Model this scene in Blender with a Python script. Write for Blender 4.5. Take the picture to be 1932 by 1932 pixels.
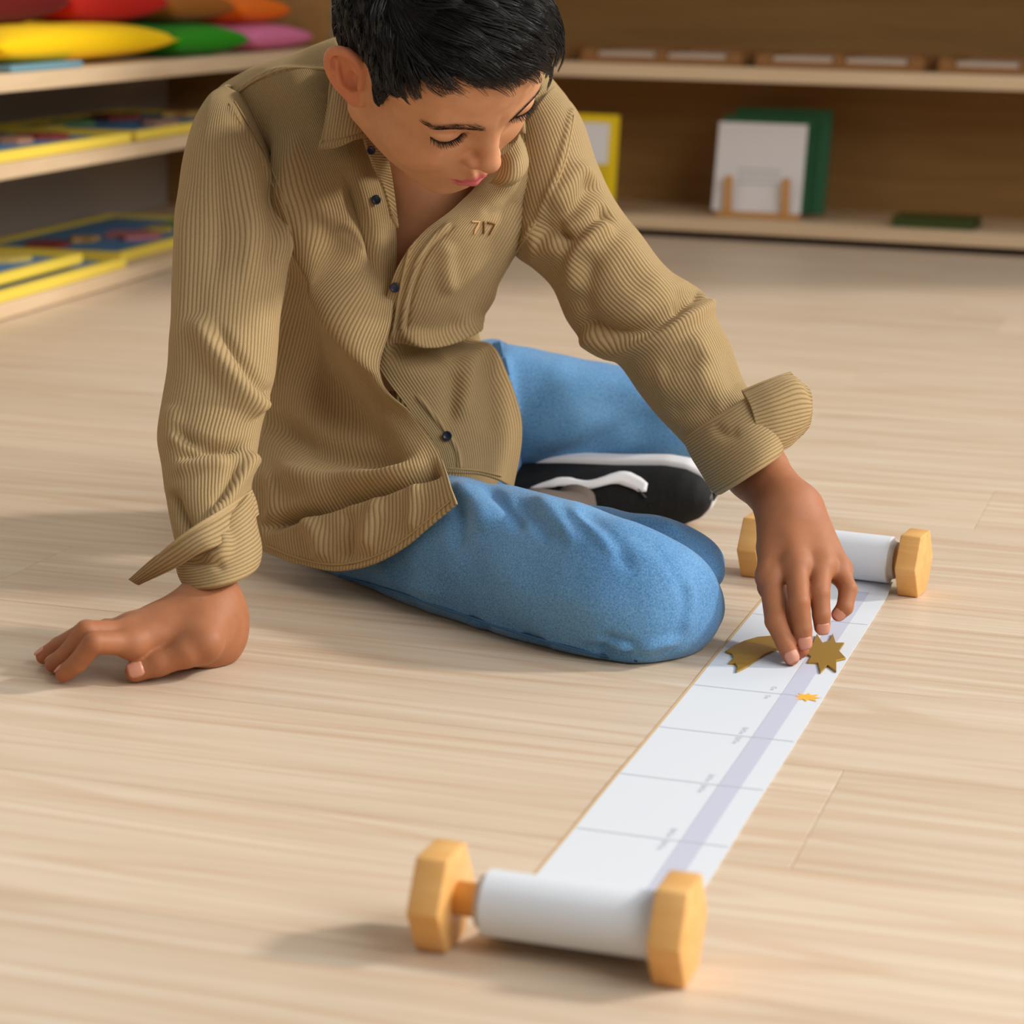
import bpy, bmesh, math, random
import numpy as np
from mathutils import Vector, Matrix

for o in list(bpy.data.objects):
    bpy.data.objects.remove(o, do_unlink=True)
SC = bpy.context.scene
COL = SC.collection
rng = np.random.default_rng(7)

# ------------------------------------------------------------------ camera
FPX, HZ, CAMH, ROLL = 4500.0, -50.0, 0.52, math.radians(1.1)
PIT = math.atan((966 - HZ) / FPX)
Fv = np.array([0, math.cos(PIT), -math.sin(PIT)])
_R0 = np.array([1.0, 0, 0]); _U0 = np.array([0, math.sin(PIT), math.cos(PIT)])
Rv = math.cos(ROLL) * _R0 + math.sin(ROLL) * _U0
Uv = math.cos(ROLL) * _U0 - math.sin(ROLL) * _R0
Cv = np.array([0, 0, CAMH])
cam_data = bpy.data.cameras.new('camera')
cam_data.sensor_width = 36.0
cam_data.lens = FPX / 1932 * 36
cam_data.dof.use_dof = True
cam_data.dof.focus_distance = 1.93
cam_data.dof.aperture_fstop = 7.0
cam_data.clip_start = 0.05
cam = bpy.data.objects.new('camera', cam_data); COL.objects.link(cam)
cam.matrix_world = Matrix(((Rv[0], Uv[0], -Fv[0], Cv[0]), (Rv[1], Uv[1], -Fv[1], Cv[1]), (Rv[2], Uv[2], -Fv[2], Cv[2]), (0, 0, 0, 1)))
SC.camera = cam

# ------------------------------------------------------------------ light
world = bpy.data.worlds.new('room_light'); SC.world = world; world.use_nodes = True
bg = world.node_tree.nodes['Background']
bg.inputs[0].default_value = (0.97, 0.985, 1.0, 1); bg.inputs[1].default_value = 0.33
sd = bpy.data.lights.new('window_sun', 'SUN'); sd.energy = 2.35; sd.angle = math.radians(6); sd.color = (1.0, 0.95, 0.87)
sun = bpy.data.objects.new('window_sun', sd); COL.objects.link(sun)
SUN_DIR = Vector((0.84, 0.12, 0.52)).normalized()
sun.rotation_euler = SUN_DIR.to_track_quat('Z', 'Y').to_euler()
wd_ = bpy.data.lights.new('window_daylight', 'AREA'); wd_.shape = 'RECTANGLE'; wd_.size = 2.4; wd_.size_y = 1.6; wd_.energy = 66; wd_.color = (0.97, 0.99, 1.0)
win = bpy.data.objects.new('window_daylight', wd_); COL.objects.link(win); win.location = (1.95, 0.45, 1.8)
win.rotation_euler = (Vector((1.95, 0.45, 1.8)) - Vector((0.2, 1.7, 0.0))).to_track_quat('Z', 'Y').to_euler()
wd2 = bpy.data.lights.new('rear_window_daylight', 'AREA'); wd2.shape = 'RECTANGLE'; wd2.size = 0.9; wd2.size_y = 0.7; wd2.energy = 13; wd2.color = (0.86, 0.94, 1.0)
win2 = bpy.data.objects.new('rear_window_daylight', wd2); COL.objects.link(win2); win2.location = (2.1, 3.7, 1.7)
win2.rotation_euler = (Vector((2.1, 3.7, 1.7)) - Vector((-0.05, 2.0, 0.45))).to_track_quat('Z', 'Y').to_euler()
SC.view_settings.view_transform = 'Standard'; SC.view_settings.look = 'None'
SC.cycles.max_bounces = 6; SC.cycles.diffuse_bounces = 4; SC.cycles.glossy_bounces = 2; SC.cycles.caustics_reflective = False; SC.cycles.caustics_refractive = False
SC.view_settings.exposure = -0.07; SC.view_settings.gamma = 1.0; SC.view_settings.use_curve_mapping = False

# ------------------------------------------------------------------ helpers
def ray(px, py): return Fv + Rv * ((px - 966) / FPX) - Uv * ((py - 966) / FPX)
def P(px, py, z): return Cv + ray(px, py) * z            # a photo point at a given distance
def PH(px, py, h):                                        # a photo point at a given height over the floor
    d = ray(px, py); return Cv + d * ((h - CAMH) / d[2])
def dep(q): return float((np.asarray(q) - Cv) @ Fv)
def projv(Q):
    V = np.asarray(Q) - Cv; z = V @ Fv
    return np.stack([966 + FPX * (V @ Rv) / z, 966 - FPX * (V @ Uv) / z], -1)

def srgb(r, g, b):
    f = lambda c: ((c / 255) / 12.92 if c / 255 <= 0.04045 else ((c / 255 + 0.055) / 1.055) ** 2.4)
    return (f(r), f(g), f(b), 1.0)

def mat_new(name, col, rough=0.6, spec=0.3):
    m = bpy.data.materials.new(name); m.use_nodes = True
    b = m.node_tree.nodes['Principled BSDF']
    b.inputs['Base Color'].default_value = col; b.inputs['Roughness'].default_value = rough
    b.inputs['Specular IOR Level'].default_value = spec
    return m, m.node_tree.nodes, m.node_tree.links, b

def ramp(N, stops):
    r = N.new('ShaderNodeValToRGB'); e = r.color_ramp.elements
    e[0].position, e[0].color = stops[0]; e[1].position, e[1].color = stops[-1]
    for p, c in stops[1:-1]:
        x = e.new(p); x.color = c
    return r

def math_node(N, L, op, a, b=None):
    n = N.new('ShaderNodeMath'); n.operation = op
    for i, v in enumerate((a, b)):
        if v is None: continue
        if isinstance(v, (int, float)): n.inputs[i].default_value = v
        else: L.new(v, n.inputs[i])
    return n.outputs[0]

def grain_mat(name, c0, c1, scale=(2, 40, 40), rough=0.5, spec=0.3, per_object=0.0, detail=6, bump=0.0, streak=None):
    """wood whose grain runs along local x"""
    m, N, L, b = mat_new(name, c0, rough, spec)
    tc = N.new('ShaderNodeTexCoord'); oi = N.new('ShaderNodeObjectInfo')
    add = N.new('ShaderNodeVectorMath'); add.operation = 'ADD'
    sc = N.new('ShaderNodeVectorMath'); sc.operation = 'SCALE'; sc.inputs[0].default_value = (13.7, 5.1, 9.3)
    L.new(oi.outputs['Random'], sc.inputs['Scale']); L.new(tc.outputs['Object'], add.inputs[0]); L.new(sc.outputs[0], add.inputs[1])
    mp = N.new('ShaderNodeMapping'); mp.inputs['Scale'].default_value = scale; L.new(add.outputs[0], mp.inputs[0])
    n1 = N.new('ShaderNodeTexNoise'); n1.inputs['Scale'].default_value = 1.0; n1.inputs['Detail'].default_value = detail
    n1.inputs['Roughness'].default_value = 0.6; n1.inputs['Distortion'].default_value = 0.6
    L.new(mp.outputs[0], n1.inputs['Vector'])
    r = ramp(N, [(0.3, c0), (0.72, c1)]); L.new(n1.outputs[0], r.inputs[0])
    out = r.outputs[0]
    if streak:
        mp2 = N.new('ShaderNodeMapping'); mp2.inputs['Scale'].default_value = streak[0]; L.new(add.outputs[0], mp2.inputs[0])
        w = N.new('ShaderNodeTexNoise'); w.inputs['Scale'].default_value = 1.0; w.inputs['Detail'].default_value = 1.5; L.new(mp2.outputs[0], w.inputs['Vector'])
        ph = math_node(N, L, 'MULTIPLY', w.outputs[0], streak[1]); sn = math_node(N, L, 'SINE', ph)
        rr = ramp(N, [(0.35, (0, 0, 0, 1)), (0.95, (1, 1, 1, 1))]); L.new(sn, rr.inputs[0])
        mx = N.new('ShaderNodeMix'); mx.data_type = 'RGBA'; mx.inputs['B'].default_value = streak[2]
        f2 = math_node(N, L, 'MULTIPLY', rr.outputs[0], streak[3]); L.new(f2, mx.inputs['Factor']); L.new(out, mx.inputs['A']); out = mx.outputs['Result']
    if per_object:
        hs = N.new('ShaderNodeHueSaturation')
        v = math_node(N, L, 'MULTIPLY', oi.outputs['Random'], per_object); v = math_node(N, L, 'ADD', v, 1 - per_object * 0.5)
        L.new(v, hs.inputs['Value']); L.new(out, hs.inputs['Color']); out = hs.outputs[0]
    L.new(out, b.inputs['Base Color'])
    if bump:
        bp = N.new('ShaderNodeBump'); bp.inputs['Strength'].default_value = bump; bp.inputs['Distance'].default_value = 0.0006
        L.new(n1.outputs[0], bp.inputs['Height']); L.new(bp.outputs[0], b.inputs['Normal'])
    return m

def plain_mat(name, col, rough=0.6, spec=0.3, noise=0.0, nscale=60, bump=0.0, sheen=0.0):
    m, N, L, b = mat_new(name, col, rough, spec)
    if noise or bump:
        tc = N.new('ShaderNodeTexCoord'); n = N.new('ShaderNodeTexNoise'); n.inputs['Scale'].default_value = nscale; n.inputs['Detail'].default_value = 4
        L.new(tc.outputs['Object'], n.inputs['Vector'])
        if noise:
            lo = tuple(c * (1 - noise) for c in col[:3]) + (1,); hi = tuple(min(1, c * (1 + noise)) for c in col[:3]) + (1,)
            r = ramp(N, [(0.3, lo), (0.7, hi)]); L.new(n.outputs[0], r.inputs[0]); L.new(r.outputs[0], b.inputs['Base Color'])
        if bump:
            bp = N.new('ShaderNodeBump'); bp.inputs['Strength'].default_value = bump; bp.inputs['Distance'].default_value = 0.002
            L.new(n.outputs[0], bp.inputs['Height']); L.new(bp.outputs[0], b.inputs['Normal'])
    if sheen: b.inputs['Sheen Weight'].default_value = sheen
    return m

def link(name, me, m=None, parent=None, smooth=False):
    o = bpy.data.objects.new(name, me); COL.objects.link(o)
    if m is not None:
        me.materials.clear(); me.materials.append(m)
    if smooth:
        me.polygons.foreach_set('use_smooth', [True] * len(me.polygons))
    if parent is not None: o.parent = parent
    return o

def mesh_np(name, V, Fc, uv=None):
    me = bpy.data.meshes.new(name); me.from_pydata([tuple(v) for v in V], [], [tuple(f) for f in Fc]); me.update()
    if uv is not None:
        lay = me.uv_layers.new(name='UVMap'); li = np.empty(len(me.loops), dtype=np.int32); me.loops.foreach_get('vertex_index', li)
        lay.data.foreach_set('uv', np.asarray(uv, dtype=np.float32)[li].ravel())
    return me

def tag(o, label=None, cat=None, group=None, kind=None):
    if label: o['label'] = label
    if cat: o['category'] = cat
    if group: o['group'] = group
    if kind: o['kind'] = kind
    return o

def empty(name, loc=(0, 0, 0), rz=0.0):
    o = bpy.data.objects.new(name, None); COL.objects.link(o); o.location = loc; o.rotation_euler = (0, 0, rz); o.empty_display_size = 0.02
    return o

def box_bm(bm, x0, x1, y0, y1, z0, z1):
    r = bmesh.ops.create_cube(bm, size=1.0)['verts']
    for v in r:
        v.co = Vector(((x0 + x1) / 2 + v.co.x * (x1 - x0), (y0 + y1) / 2 + v.co.y * (y1 - y0), (z0 + z1) / 2 + v.co.z * (z1 - z0)))
    return r

def box(name, x0, x1, y0, y1, z0, z1, m, parent=None, bev=0.0015, seg=2):
    bm = bmesh.new(); box_bm(bm, x0, x1, y0, y1, z0, z1)
    if bev: bmesh.ops.bevel(bm, geom=bm.edges[:], offset=bev, segments=seg, affect='EDGES', profile=0.5)
    me = bpy.data.meshes.new(name); bm.to_mesh(me); bm.free()
    return link(name, me, m, parent)

def prism(name, pts, z0, z1, m, parent=None, bev=0.0):
    """extruded outline in local xy"""
    bm = bmesh.new(); vs = [bm.verts.new((x, y, z0)) for x, y in pts]
    f = bm.faces.new(vs); bm.normal_update()
    if f.normal.z > 0: f.normal_flip()
    ex = bmesh.ops.extrude_face_region(bm, geom=[f])
    for e in ex['geom']:
        if isinstance(e, bmesh.types.BMVert): e.co.z = z1
    bmesh.ops.recalc_face_normals(bm, faces=bm.faces[:])
    if bev: bmesh.ops.bevel(bm, geom=bm.edges[:], offset=bev, segments=2, affect='EDGES', profile=0.5)
    big = [f for f in bm.faces if len(f.verts) > 4]
    if big: bmesh.ops.triangulate(bm, faces=big)
    me = bpy.data.meshes.new(name); bm.to_mesh(me); bm.free()
    return link(name, me, m, parent)

def lathe_x(name, prof, m, parent=None, seg=48, smooth=True):
    """profile (x, r) turned about local x"""
    V = []; Fc = []; n = len(prof)
    for x, r in prof:
        for k in range(seg):
            a = 2 * math.pi * k / seg; V.append((x, r * math.cos(a), r * math.sin(a)))
    for i in range(n - 1):
        for k in range(seg):
            Fc.append((i * seg + k, i * seg + (k + 1) % seg, (i + 1) * seg + (k + 1) % seg, (i + 1) * seg + k))
    Fc.append(tuple(range(seg))[::-1]); Fc.append(tuple((n - 1) * seg + k for k in range(seg)))
    me = mesh_np(name, V, Fc); o = link(name, me, m, parent, smooth)
    return o

def auto_smooth(o, ang=35):
    me = o.data; me.polygons.foreach_set('use_smooth', [True] * len(me.polygons))
    me.update()
    try: me.set_sharp_from_angle(angle=math.radians(ang))
    except Exception: pass

YAW = math.radians(-17.0)          # the room's own direction: e1 to the right, e2 away
E1 = np.array([math.cos(YAW), math.sin(YAW), 0]); E2 = np.array([-math.sin(YAW), math.cos(YAW), 0])
# ------------------------------------------------------------------ materials of the room
M_floor = grain_mat('laminate_floor', srgb(224, 206, 183), srgb(204, 178, 150), scale=(2.2, 64, 12), rough=0.42, spec=0.32, per_object=0.10,
                    streak=((0.8, 12.0, 1.0), 60.0, srgb(196, 156, 120), 0.32))
M_under = plain_mat('floor_joint', srgb(150, 118, 86), 0.8, 0.1)
M_birch = grain_mat('birch_plywood', srgb(224, 198, 164), srgb(208, 178, 142), scale=(3, 50, 50), rough=0.5, spec=0.3)
M_panel = grain_mat('shelf_panel', srgb(158, 120, 70), srgb(140, 104, 56), scale=(3, 40, 40), rough=0.55, spec=0.25)
M_grey = plain_mat('grey_back_panel', srgb(170, 160, 150), 0.7, 0.2)
M_wall = plain_mat('wall_paint', srgb(225, 218, 208), 0.85, 0.1, noise=0.02, nscale=30)
M_dark = plain_mat('gap_shade_dark', srgb(38, 28, 20), 0.8, 0.1)

# ------------------------------------------------------------------ floor of separate laminate boards
ctr = np.array([0.1, 2.6, 0])
fl = box('floor', -3.2, 3.2, -2.6, 3.4, -0.03, -0.009, M_under, None, bev=0)
fl.location = ctr; fl.rotation_euler = (0, 0, YAW); tag(fl, kind='structure')
PW, PL = 0.192, 1.285
bm = bmesh.new(); box_bm(bm, -PL / 2 + 0.0002, PL / 2 - 0.0002, -PW / 2 + 0.0002, PW / 2 - 0.0002, -0.009, 0.0)
bmesh.ops.bevel(bm, geom=[e for e in bm.edges if all(v.co.z > -0.001 for v in e.verts)], offset=0.0004, segments=1, affect='EDGES')
pme = bpy.data.meshes.new('floor_plank'); bm.to_mesh(pme); bm.free(); pme.materials.append(M_floor)
rp = random.Random(3)
for j in range(-13, 17):
    off = rp.random() * PL
    for i in range(-3, 4):
        x = i * PL + off; y = (j + 0.37) * PW
        wx = ctr + E1 * x + E2 * y
        if wx[1] < 0.2 or wx[0] < -1.3 - 0.2 * wx[1] or wx[0] > 1.5 + 0.35 * wx[1]: continue
        o = bpy.data.objects.new('floor_plank', pme); COL.objects.link(o); o.parent = fl; o.location = (x, y, 0.0)

def wall(name, a, b, h, t):
    a = np.array(a); b = np.array(b); d = b - a; L = np.linalg.norm(d)
    o = box(name, 0, L, 0, t, 0, h, M_wall, None, bev=0)
    o.location = (a[0], a[1], 0); o.rotation_euler = (0, 0, math.atan2(d[1], d[0])); tag(o, kind='structure'); return o
# shelf frames of reference: corner points on the floor taken from the photograph
LS0 = PH(0, 608, 0.0); RS0 = PH(1209, 446, 0.0)
def shelf_frame(org, rz): return empty('shelf', (org[0], org[1], 0), rz)

# ------------------------------------------------------------------ low shelf on the left: local x runs away from the camera along its front, local y into its depth
LSD = PH(325, 510, 0.0) - LS0; LANG = math.atan2(LSD[1], LSD[0])
ls = empty('low_shelf', (LS0[0], LS0[1], 0), LANG)
tag(ls, 'low birch shelf with three boards along the left side, holding cushions and puzzle trays', 'shelf')
LX0, LX1, LD = -1.0, 1.55, 0.36
lev = [(0.002, 0.026), (0.208, 0.231), (0.335, 0.362)]
for z0, z1 in lev: box('shelf_board', LX0, LX1, 0, LD, z0, z1, M_birch, ls)
box('end_panel', LX1, LX1 + 0.022, -0.001, LD, 0.0, 0.62, M_panel, ls)
box('end_panel', LX0 - 0.022, LX0, -0.001, LD, 0.0, 0.362, M_panel, ls)
box('back_panel', LX0, LX1, LD, LD + 0.012, 0.0, 0.362, M_grey, ls)

# ------------------------------------------------------------------ wide shelf at the back: local x to the right along its front, local y into its depth
RSD = PH(1932, 486, 0.0) - RS0; RANG = math.atan2(RSD[1], RSD[0])
rs = empty('display_shelf', (RS0[0], RS0[1], 0), RANG)
tag(rs, 'wide plywood shelf unit with back panel against the rear of the room', 'shelf')
RX0, RX1, RD = -0.62, 1.10, 0.34
box('gap_shade', RX0, RX1, 0.03, RD, 0.0, 0.016, M_dark, rs, bev=0)  # dark-coloured strip, painted in as the shade of the gap under the board
for z0, z1 in [(0.016, 0.042), (0.318, 0.346), (0.64, 0.668)]: box('shelf_board', RX0, RX1, 0, RD, z0, z1, M_birch if z0 < 0.6 else M_panel, rs)
box('back_panel', RX0, RX1, RD, RD + 0.012, 0.0, 0.668, M_panel, rs)
box('end_panel', RX0 - 0.022, RX0, -0.001, RD + 0.012, 0, 0.668, M_birch, rs)
box('end_panel', RX1, RX1 + 0.022, -0.001, RD + 0.012, 0, 0.668, M_panel, rs)

# walls stand right behind the two shelves
def shelf_pt(o, x, y): 
    c, s = math.cos(o.rotation_euler[2]), math.sin(o.rotation_euler[2]); return (o.location[0] + c * x - s * y, o.location[1] + s * x + c * y)
wall('wall_back', shelf_pt(rs, -2.2, RD + 0.05), shelf_pt(rs, 2.6, RD + 0.05), 2.6, 0.08)
wall('wall_left', shelf_pt(ls, -1.6, LD + 0.03), shelf_pt(ls, 2.4, LD + 0.03), 2.6, 0.08)

wall('unseen_wall_front', (-3.0, -0.9), (3.4, -0.9), 2.9, 0.08).data.materials[0] = plain_mat('fill_cut_grey', srgb(168, 160, 150), 0.85, 0.1)  # unseen wall added behind the camera, kept grey to cut front fill light
wall('wall_right', (3.3, -0.9), (3.3, 4.6), 0.9, 0.08)          # sill wall under the open window band
# ------------------------------------------------------------------ the timeline scroll lying on the floor
M_oak = grain_mat('beech_knob', srgb(234, 184, 116), srgb(216, 158, 86), scale=(6, 60, 60), rough=0.45, spec=0.35)
M_paper = plain_mat('white_paper', srgb(218, 222, 228), 0.7, 0.2)
M_tan = plain_mat('tan_paper_back', srgb(214, 178, 132), 0.8, 0.1)
M_bandc = plain_mat('grey_lilac_print', srgb(196, 198, 214), 0.7, 0.2)
M_line = plain_mat('grey_print_line', srgb(196, 200, 206), 0.7, 0.2)
M_text = plain_mat('grey_print_text', srgb(186, 190, 204), 0.7, 0.2)
M_star = plain_mat('orange_print', srgb(247, 182, 70), 0.7, 0.2)
M_clear = plain_mat('grey_core', srgb(190, 180, 168), 0.5, 0.4)

nA = PH(1294, 1869, 0); nB = PH(783, 1793, 0)      # near roller: outer front corners of its two knobs
fA = PH(1736, 1129, 0); fB = PH(1401, 1088, 0)     # far roller
KA, KS = 0.027, 0.0312                              # knob apothem, side

sc_org = (nA + nB) / 2 + E2 * (KS / 2)
sl = PH(1090, 1563, 0); sr = PH(1375, 1598, 0)
sl2 = PH(1310, 1293, 0); sr2 = PH(1553, 1318, 0)
m0 = (sl + sr) / 2; m1 = (sl2 + sr2) / 2; sd_ = (m1 - m0) / np.linalg.norm(m1 - m0)
SROT = math.atan2(sd_[1], sd_[0]) - math.pi / 2       # local y runs along the strip, away
scroll = empty('timeline_scroll', (m0[0], m0[1], 0), SROT)
tag(scroll, 'long white paper timeline unrolled on the floor between two wooden rollers', 'scroll')
def to_scroll(q):
    d = np.asarray(q) - m0; c, s = math.cos(-SROT), math.sin(-SROT); return np.array([c * d[0] - s * d[1], s * d[0] + c * d[1], q[2]])
SW = 0.0985
pn = to_scroll(sc_org); pf = to_scroll((fA + fB) / 2 + E2 * (KS / 2))
def hexpts(a):
    R = a / math.cos(math.pi / 6); return [(R * math.cos(math.pi / 3 * k), R * math.sin(math.pi / 3 * k)) for k in range(6)]
def knob(name, x0, x1, parent):
    bm = bmesh.new(); pts = hexpts(KA)
    ra = [bm.verts.new((x0, y, z)) for y, z in pts]; rb = [bm.verts.new((x1, y, z)) for y, z in pts]
    bm.faces.new(ra[::-1]); bm.faces.new(rb)
    for k in range(6): bm.faces.new((ra[k], ra[(k + 1) % 6], rb[(k + 1) % 6], rb[k]))
    bmesh.ops.recalc_face_normals(bm, faces=bm.faces[:])
    bmesh.ops.bevel(bm, geom=bm.edges[:], offset=0.0016, segments=3, affect='EDGES', profile=0.5)
    me = bpy.data.meshes.new(name); bm.to_mesh(me); bm.free()
    o = link(name, me, M_oak, parent); auto_smooth(o, 25); return o
def roller(name, pos, rr, xa, xb, xl, xr, rot):
    """xa..xb paper, xl..xr outer faces of the knobs"""
    n = 40; prof = [(xa, rr * 0.5)] + [(xa, rr - 0.0012), (xa + 0.0006, rr)] + [(xb - 0.0006, rr), (xb, rr - 0.0012), (xb, rr * 0.5)]
    r = lathe_x(name, prof, M_paper, scroll, 64); auto_smooth(r, 30)
    r.location = (pos[0], pos[1], KA + 0.0002); r.rotation_euler = (0, 0, rot)
    knob('knob', xl, xl + 0.0185, r); knob('knob', xr - 0.0185, xr, r)
    lathe_x('spindle', [(xl + 0.017, 0.0095), (xr - 0.017, 0.0095)], M_oak, r, 32)
    c = lathe_x('core_ring', [(xa - 0.0035, rr * 0.55), (xa - 0.0035, rr - 0.0035), (xa + 0.001, rr - 0.0028), (xa + 0.001, rr * 0.55)], M_clear, r, 48); auto_smooth(c, 30)
    c = lathe_x('core_ring', [(xb - 0.001, rr * 0.55), (xb - 0.001, rr - 0.0028), (xb + 0.0045, rr - 0.0045), (xb + 0.0045, rr * 0.55)], M_clear, r, 48); auto_smooth(c, 30)
    return r
na = math.atan2((nA - nB)[1], (nA - nB)[0]) - SROT; fa_ = math.atan2((fA - fB)[1], (fA - fB)[0]) - SROT
hl = np.linalg.norm(nA - nB) / 2; hf = np.linalg.norm(fA - fB) / 2
R1, R2 = 0.0182, 0.0205
roller('roller', pn, R1, -hl + 0.036, hl - 0.0195, -hl, hl, na)
roller('roller', pf, R2, -hf + 0.022, hf - 0.029, -hf, hf, fa_)
# the strip: lies on the floor and climbs onto each roll from behind / below
def strip_path():
    pts = []
    def arc(py, r, sgn):
        out = []
        for k in range(9):
            a = math.radians(-90 + sgn * (14 + 0)) if 0 else None
        return out
    y0, y1 = pn[1], pf[1]
    zb0 = KA - R1; zb1 = KA - R2
    pts += [(y0, zb0 - 0.0003), (y0 + 0.006, zb0 * 0.93), (y0 + 0.016, zb0 * 0.62), (y0 + 0.028, zb0 * 0.24), (y0 + 0.042, 0.0009)]
    yy = np.linspace(y0 + 0.06, y1 - 0.06, 60)
    for y in yy: pts.append((y, 0.0009 + 0.0005 * max(0, math.sin(y * 19))))
    pts += [(y1 - 0.042, 0.0009), (y1 - 0.028, zb1 * 0.24), (y1 - 0.016, zb1 * 0.62), (y1 - 0.006, zb1 * 0.93), (y1, zb1 - 0.0003)]
    return pts
SP = strip_path()
def strip_mesh(name, xa, xb, dz, ya, yb, m, parent, nx=2):
    pts = [p for p in SP if ya - 1e-9 <= p[0] <= yb + 1e-9]
    if ya > SP[0][0] or yb < SP[-1][0]:
        zs = lambda y: float(np.interp(y, [p[0] for p in SP], [p[1] for p in SP]))
        pts = [(ya, zs(ya))] + [p for p in SP if ya < p[0] < yb] + [(yb, zs(yb))]
    skew = lambda y: pn[0] + (pf[0] - pn[0]) * (y - pn[1]) / (pf[1] - pn[1])
    V = []; Fc = []
    for y, z in pts:
        for x in np.linspace(xa, xb, nx): V.append((x, y, z + dz))
    for i in range(len(pts) - 1):
        for k in range(nx - 1): Fc.append((i * nx + k, i * nx + k + 1, (i + 1) * nx + k + 1, (i + 1) * nx + k))
    return link(name, mesh_np(name, V, Fc), m, parent, smooth=False)
XO = 0.0
strip = strip_mesh('paper_strip', XO - SW / 2, XO + SW / 2, 0.0, SP[0][0], SP[-1][0], M_paper, scroll, 5)
so = strip.modifiers.new('thickness', 'SOLIDIFY'); so.thickness = 0.0005; so.offset = -1
strip_mesh('tan_edge', XO - SW / 2 - 0.0022, XO - SW / 2 + 0.0004, -0.0002, SP[5][0], SP[-6][0], M_tan, strip)
# printed band; its place from two photo points
b0 = to_scroll(PH(1268, 1610, 0.001)); b1 = to_scroll(PH(1315, 1612, 0.001))
BX0, BX1 = b0[0], b1[0]
strip_mesh('printed_band', BX0, BX1, 0.0003, SP[3][0], SP[-4][0], M_bandc, strip)
gy = [to_scroll(PH(1233, 1580, 0.001))[1] + k * float(np.linalg.norm(m1 - m0)) / 3 for k in range(-1, 6)]
def text_mesh(body, size, m, parent, name, loc, rz):
    cu = bpy.data.curves.new(name, 'FONT'); cu.body = body; cu.size = size; cu.align_x = 'CENTER'; cu.align_y = 'CENTER'; cu.resolution_u = 3
    t = bpy.data.objects.new(name, cu); COL.objects.link(t); dg = bpy.context.evaluated_depsgraph_get()
    me = bpy.data.meshes.new_from_object(t.evaluated_get(dg)); bpy.data.objects.remove(t)
    o = link(name, me, m, parent); o.location = loc; o.rotation_euler = (0, 0, rz); return o
zs = lambda y: float(np.interp(y, [p[0] for p in SP], [p[1] for p in SP]))
for k, y in enumerate(gy):
    if y < SP[6][0] or y > SP[-7][0]: continue
    V = []; Fc = []; n = 13                       # each printed rule is a slightly bowed hairline
    for i, x in enumerate(np.linspace(-SW / 2 + 0.001, SW / 2 - 0.001, n)):
        yy = y - 0.0016 * (1 - (2 * i / (n - 1) - 1) ** 2) * 0.5; w = 0.00042
        V += [(x, yy - w, zs(yy) + 0.00045), (x, yy + w, zs(yy) + 0.00045)]
        if i: Fc.append((2 * i - 2, 2 * i, 2 * i + 1, 2 * i - 1))
    link('printed_rule', mesh_np('printed_rule', V, Fc), M_line, strip)
    if k == 0: continue
    tx = BX0 - 0.0085
    for dy in (0.0115, -0.0115):
        a, b_ = ('III •', '•C•x') if k < 4 else ('C•', 'x')
        text_mesh('EI•C•x' if k < 4 else 'C•x', 0.0058, M_text, strip, 'printed_caption', (tx, y + dy, zs(y) + 0.0005), -math.pi / 2)
# small printed star
q = to_scroll(PH(1523, 1316, 0.001)); pts = []
for k in range(16):
    a = 2 * math.pi * k / 16 + 0.1; r = (0.0108 if k % 2 == 0 else 0.0056); r *= (1.0 if k % 4 else 0.86)
    pts.append((q[0] + r * math.cos(a), q[1] + 1.15 * r * math.sin(a)))
prism('printed_star', pts, zs(q[1]) + 0.0003, zs(q[1]) + 0.0005, M_star, strip)

# ------------------------------------------------------------------ brass comet cut-out on the strip, under the fingers
M_brass = plain_mat('brushed_brass', srgb(178, 138, 40), 0.42, 0.5, noise=0.05, nscale=900)
M_brass.node_tree.nodes['Principled BSDF'].inputs['Metallic'].default_value = 0.55
CH = 0.0032
outl = [(1368,1228),(1385,1217),(1405,1208),(1430,1201),(1455,1199),(1478,1199),(1500,1203),(1518,1210),(1534,1213),(1541,1195),(1552,1212),(1565,1208),(1571,1194),(1577,1212),(1593,1212),(1583,1227),(1596,1241),(1578,1245),(1578,1266),(1561,1254),(1548,1268),(1543,1250),(1524,1249),(1530,1238),(1518,1229),(1500,1226),(1480,1222),(1462,1225),(1443,1233),(1424,1246),(1408,1257),(1390,1266),(1391,1256),(1386,1250),(1375,1250),(1384,1240),(1380,1232)]
cw = [PH(x, y, CH) for x, y in outl]; cc = np.mean(cw, 0)
comet = prism('comet_cutout', [(w[0] - cc[0], w[1] - cc[1]) for w in cw], -0.0012, 0.0004, M_brass, None, bev=0.0003)
comet.location = (cc[0], cc[1], CH - 0.0004)
tag(comet, 'flat brass comet cut-out with star head and curved tail, pinched between fingers on paper', 'ornament')
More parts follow.
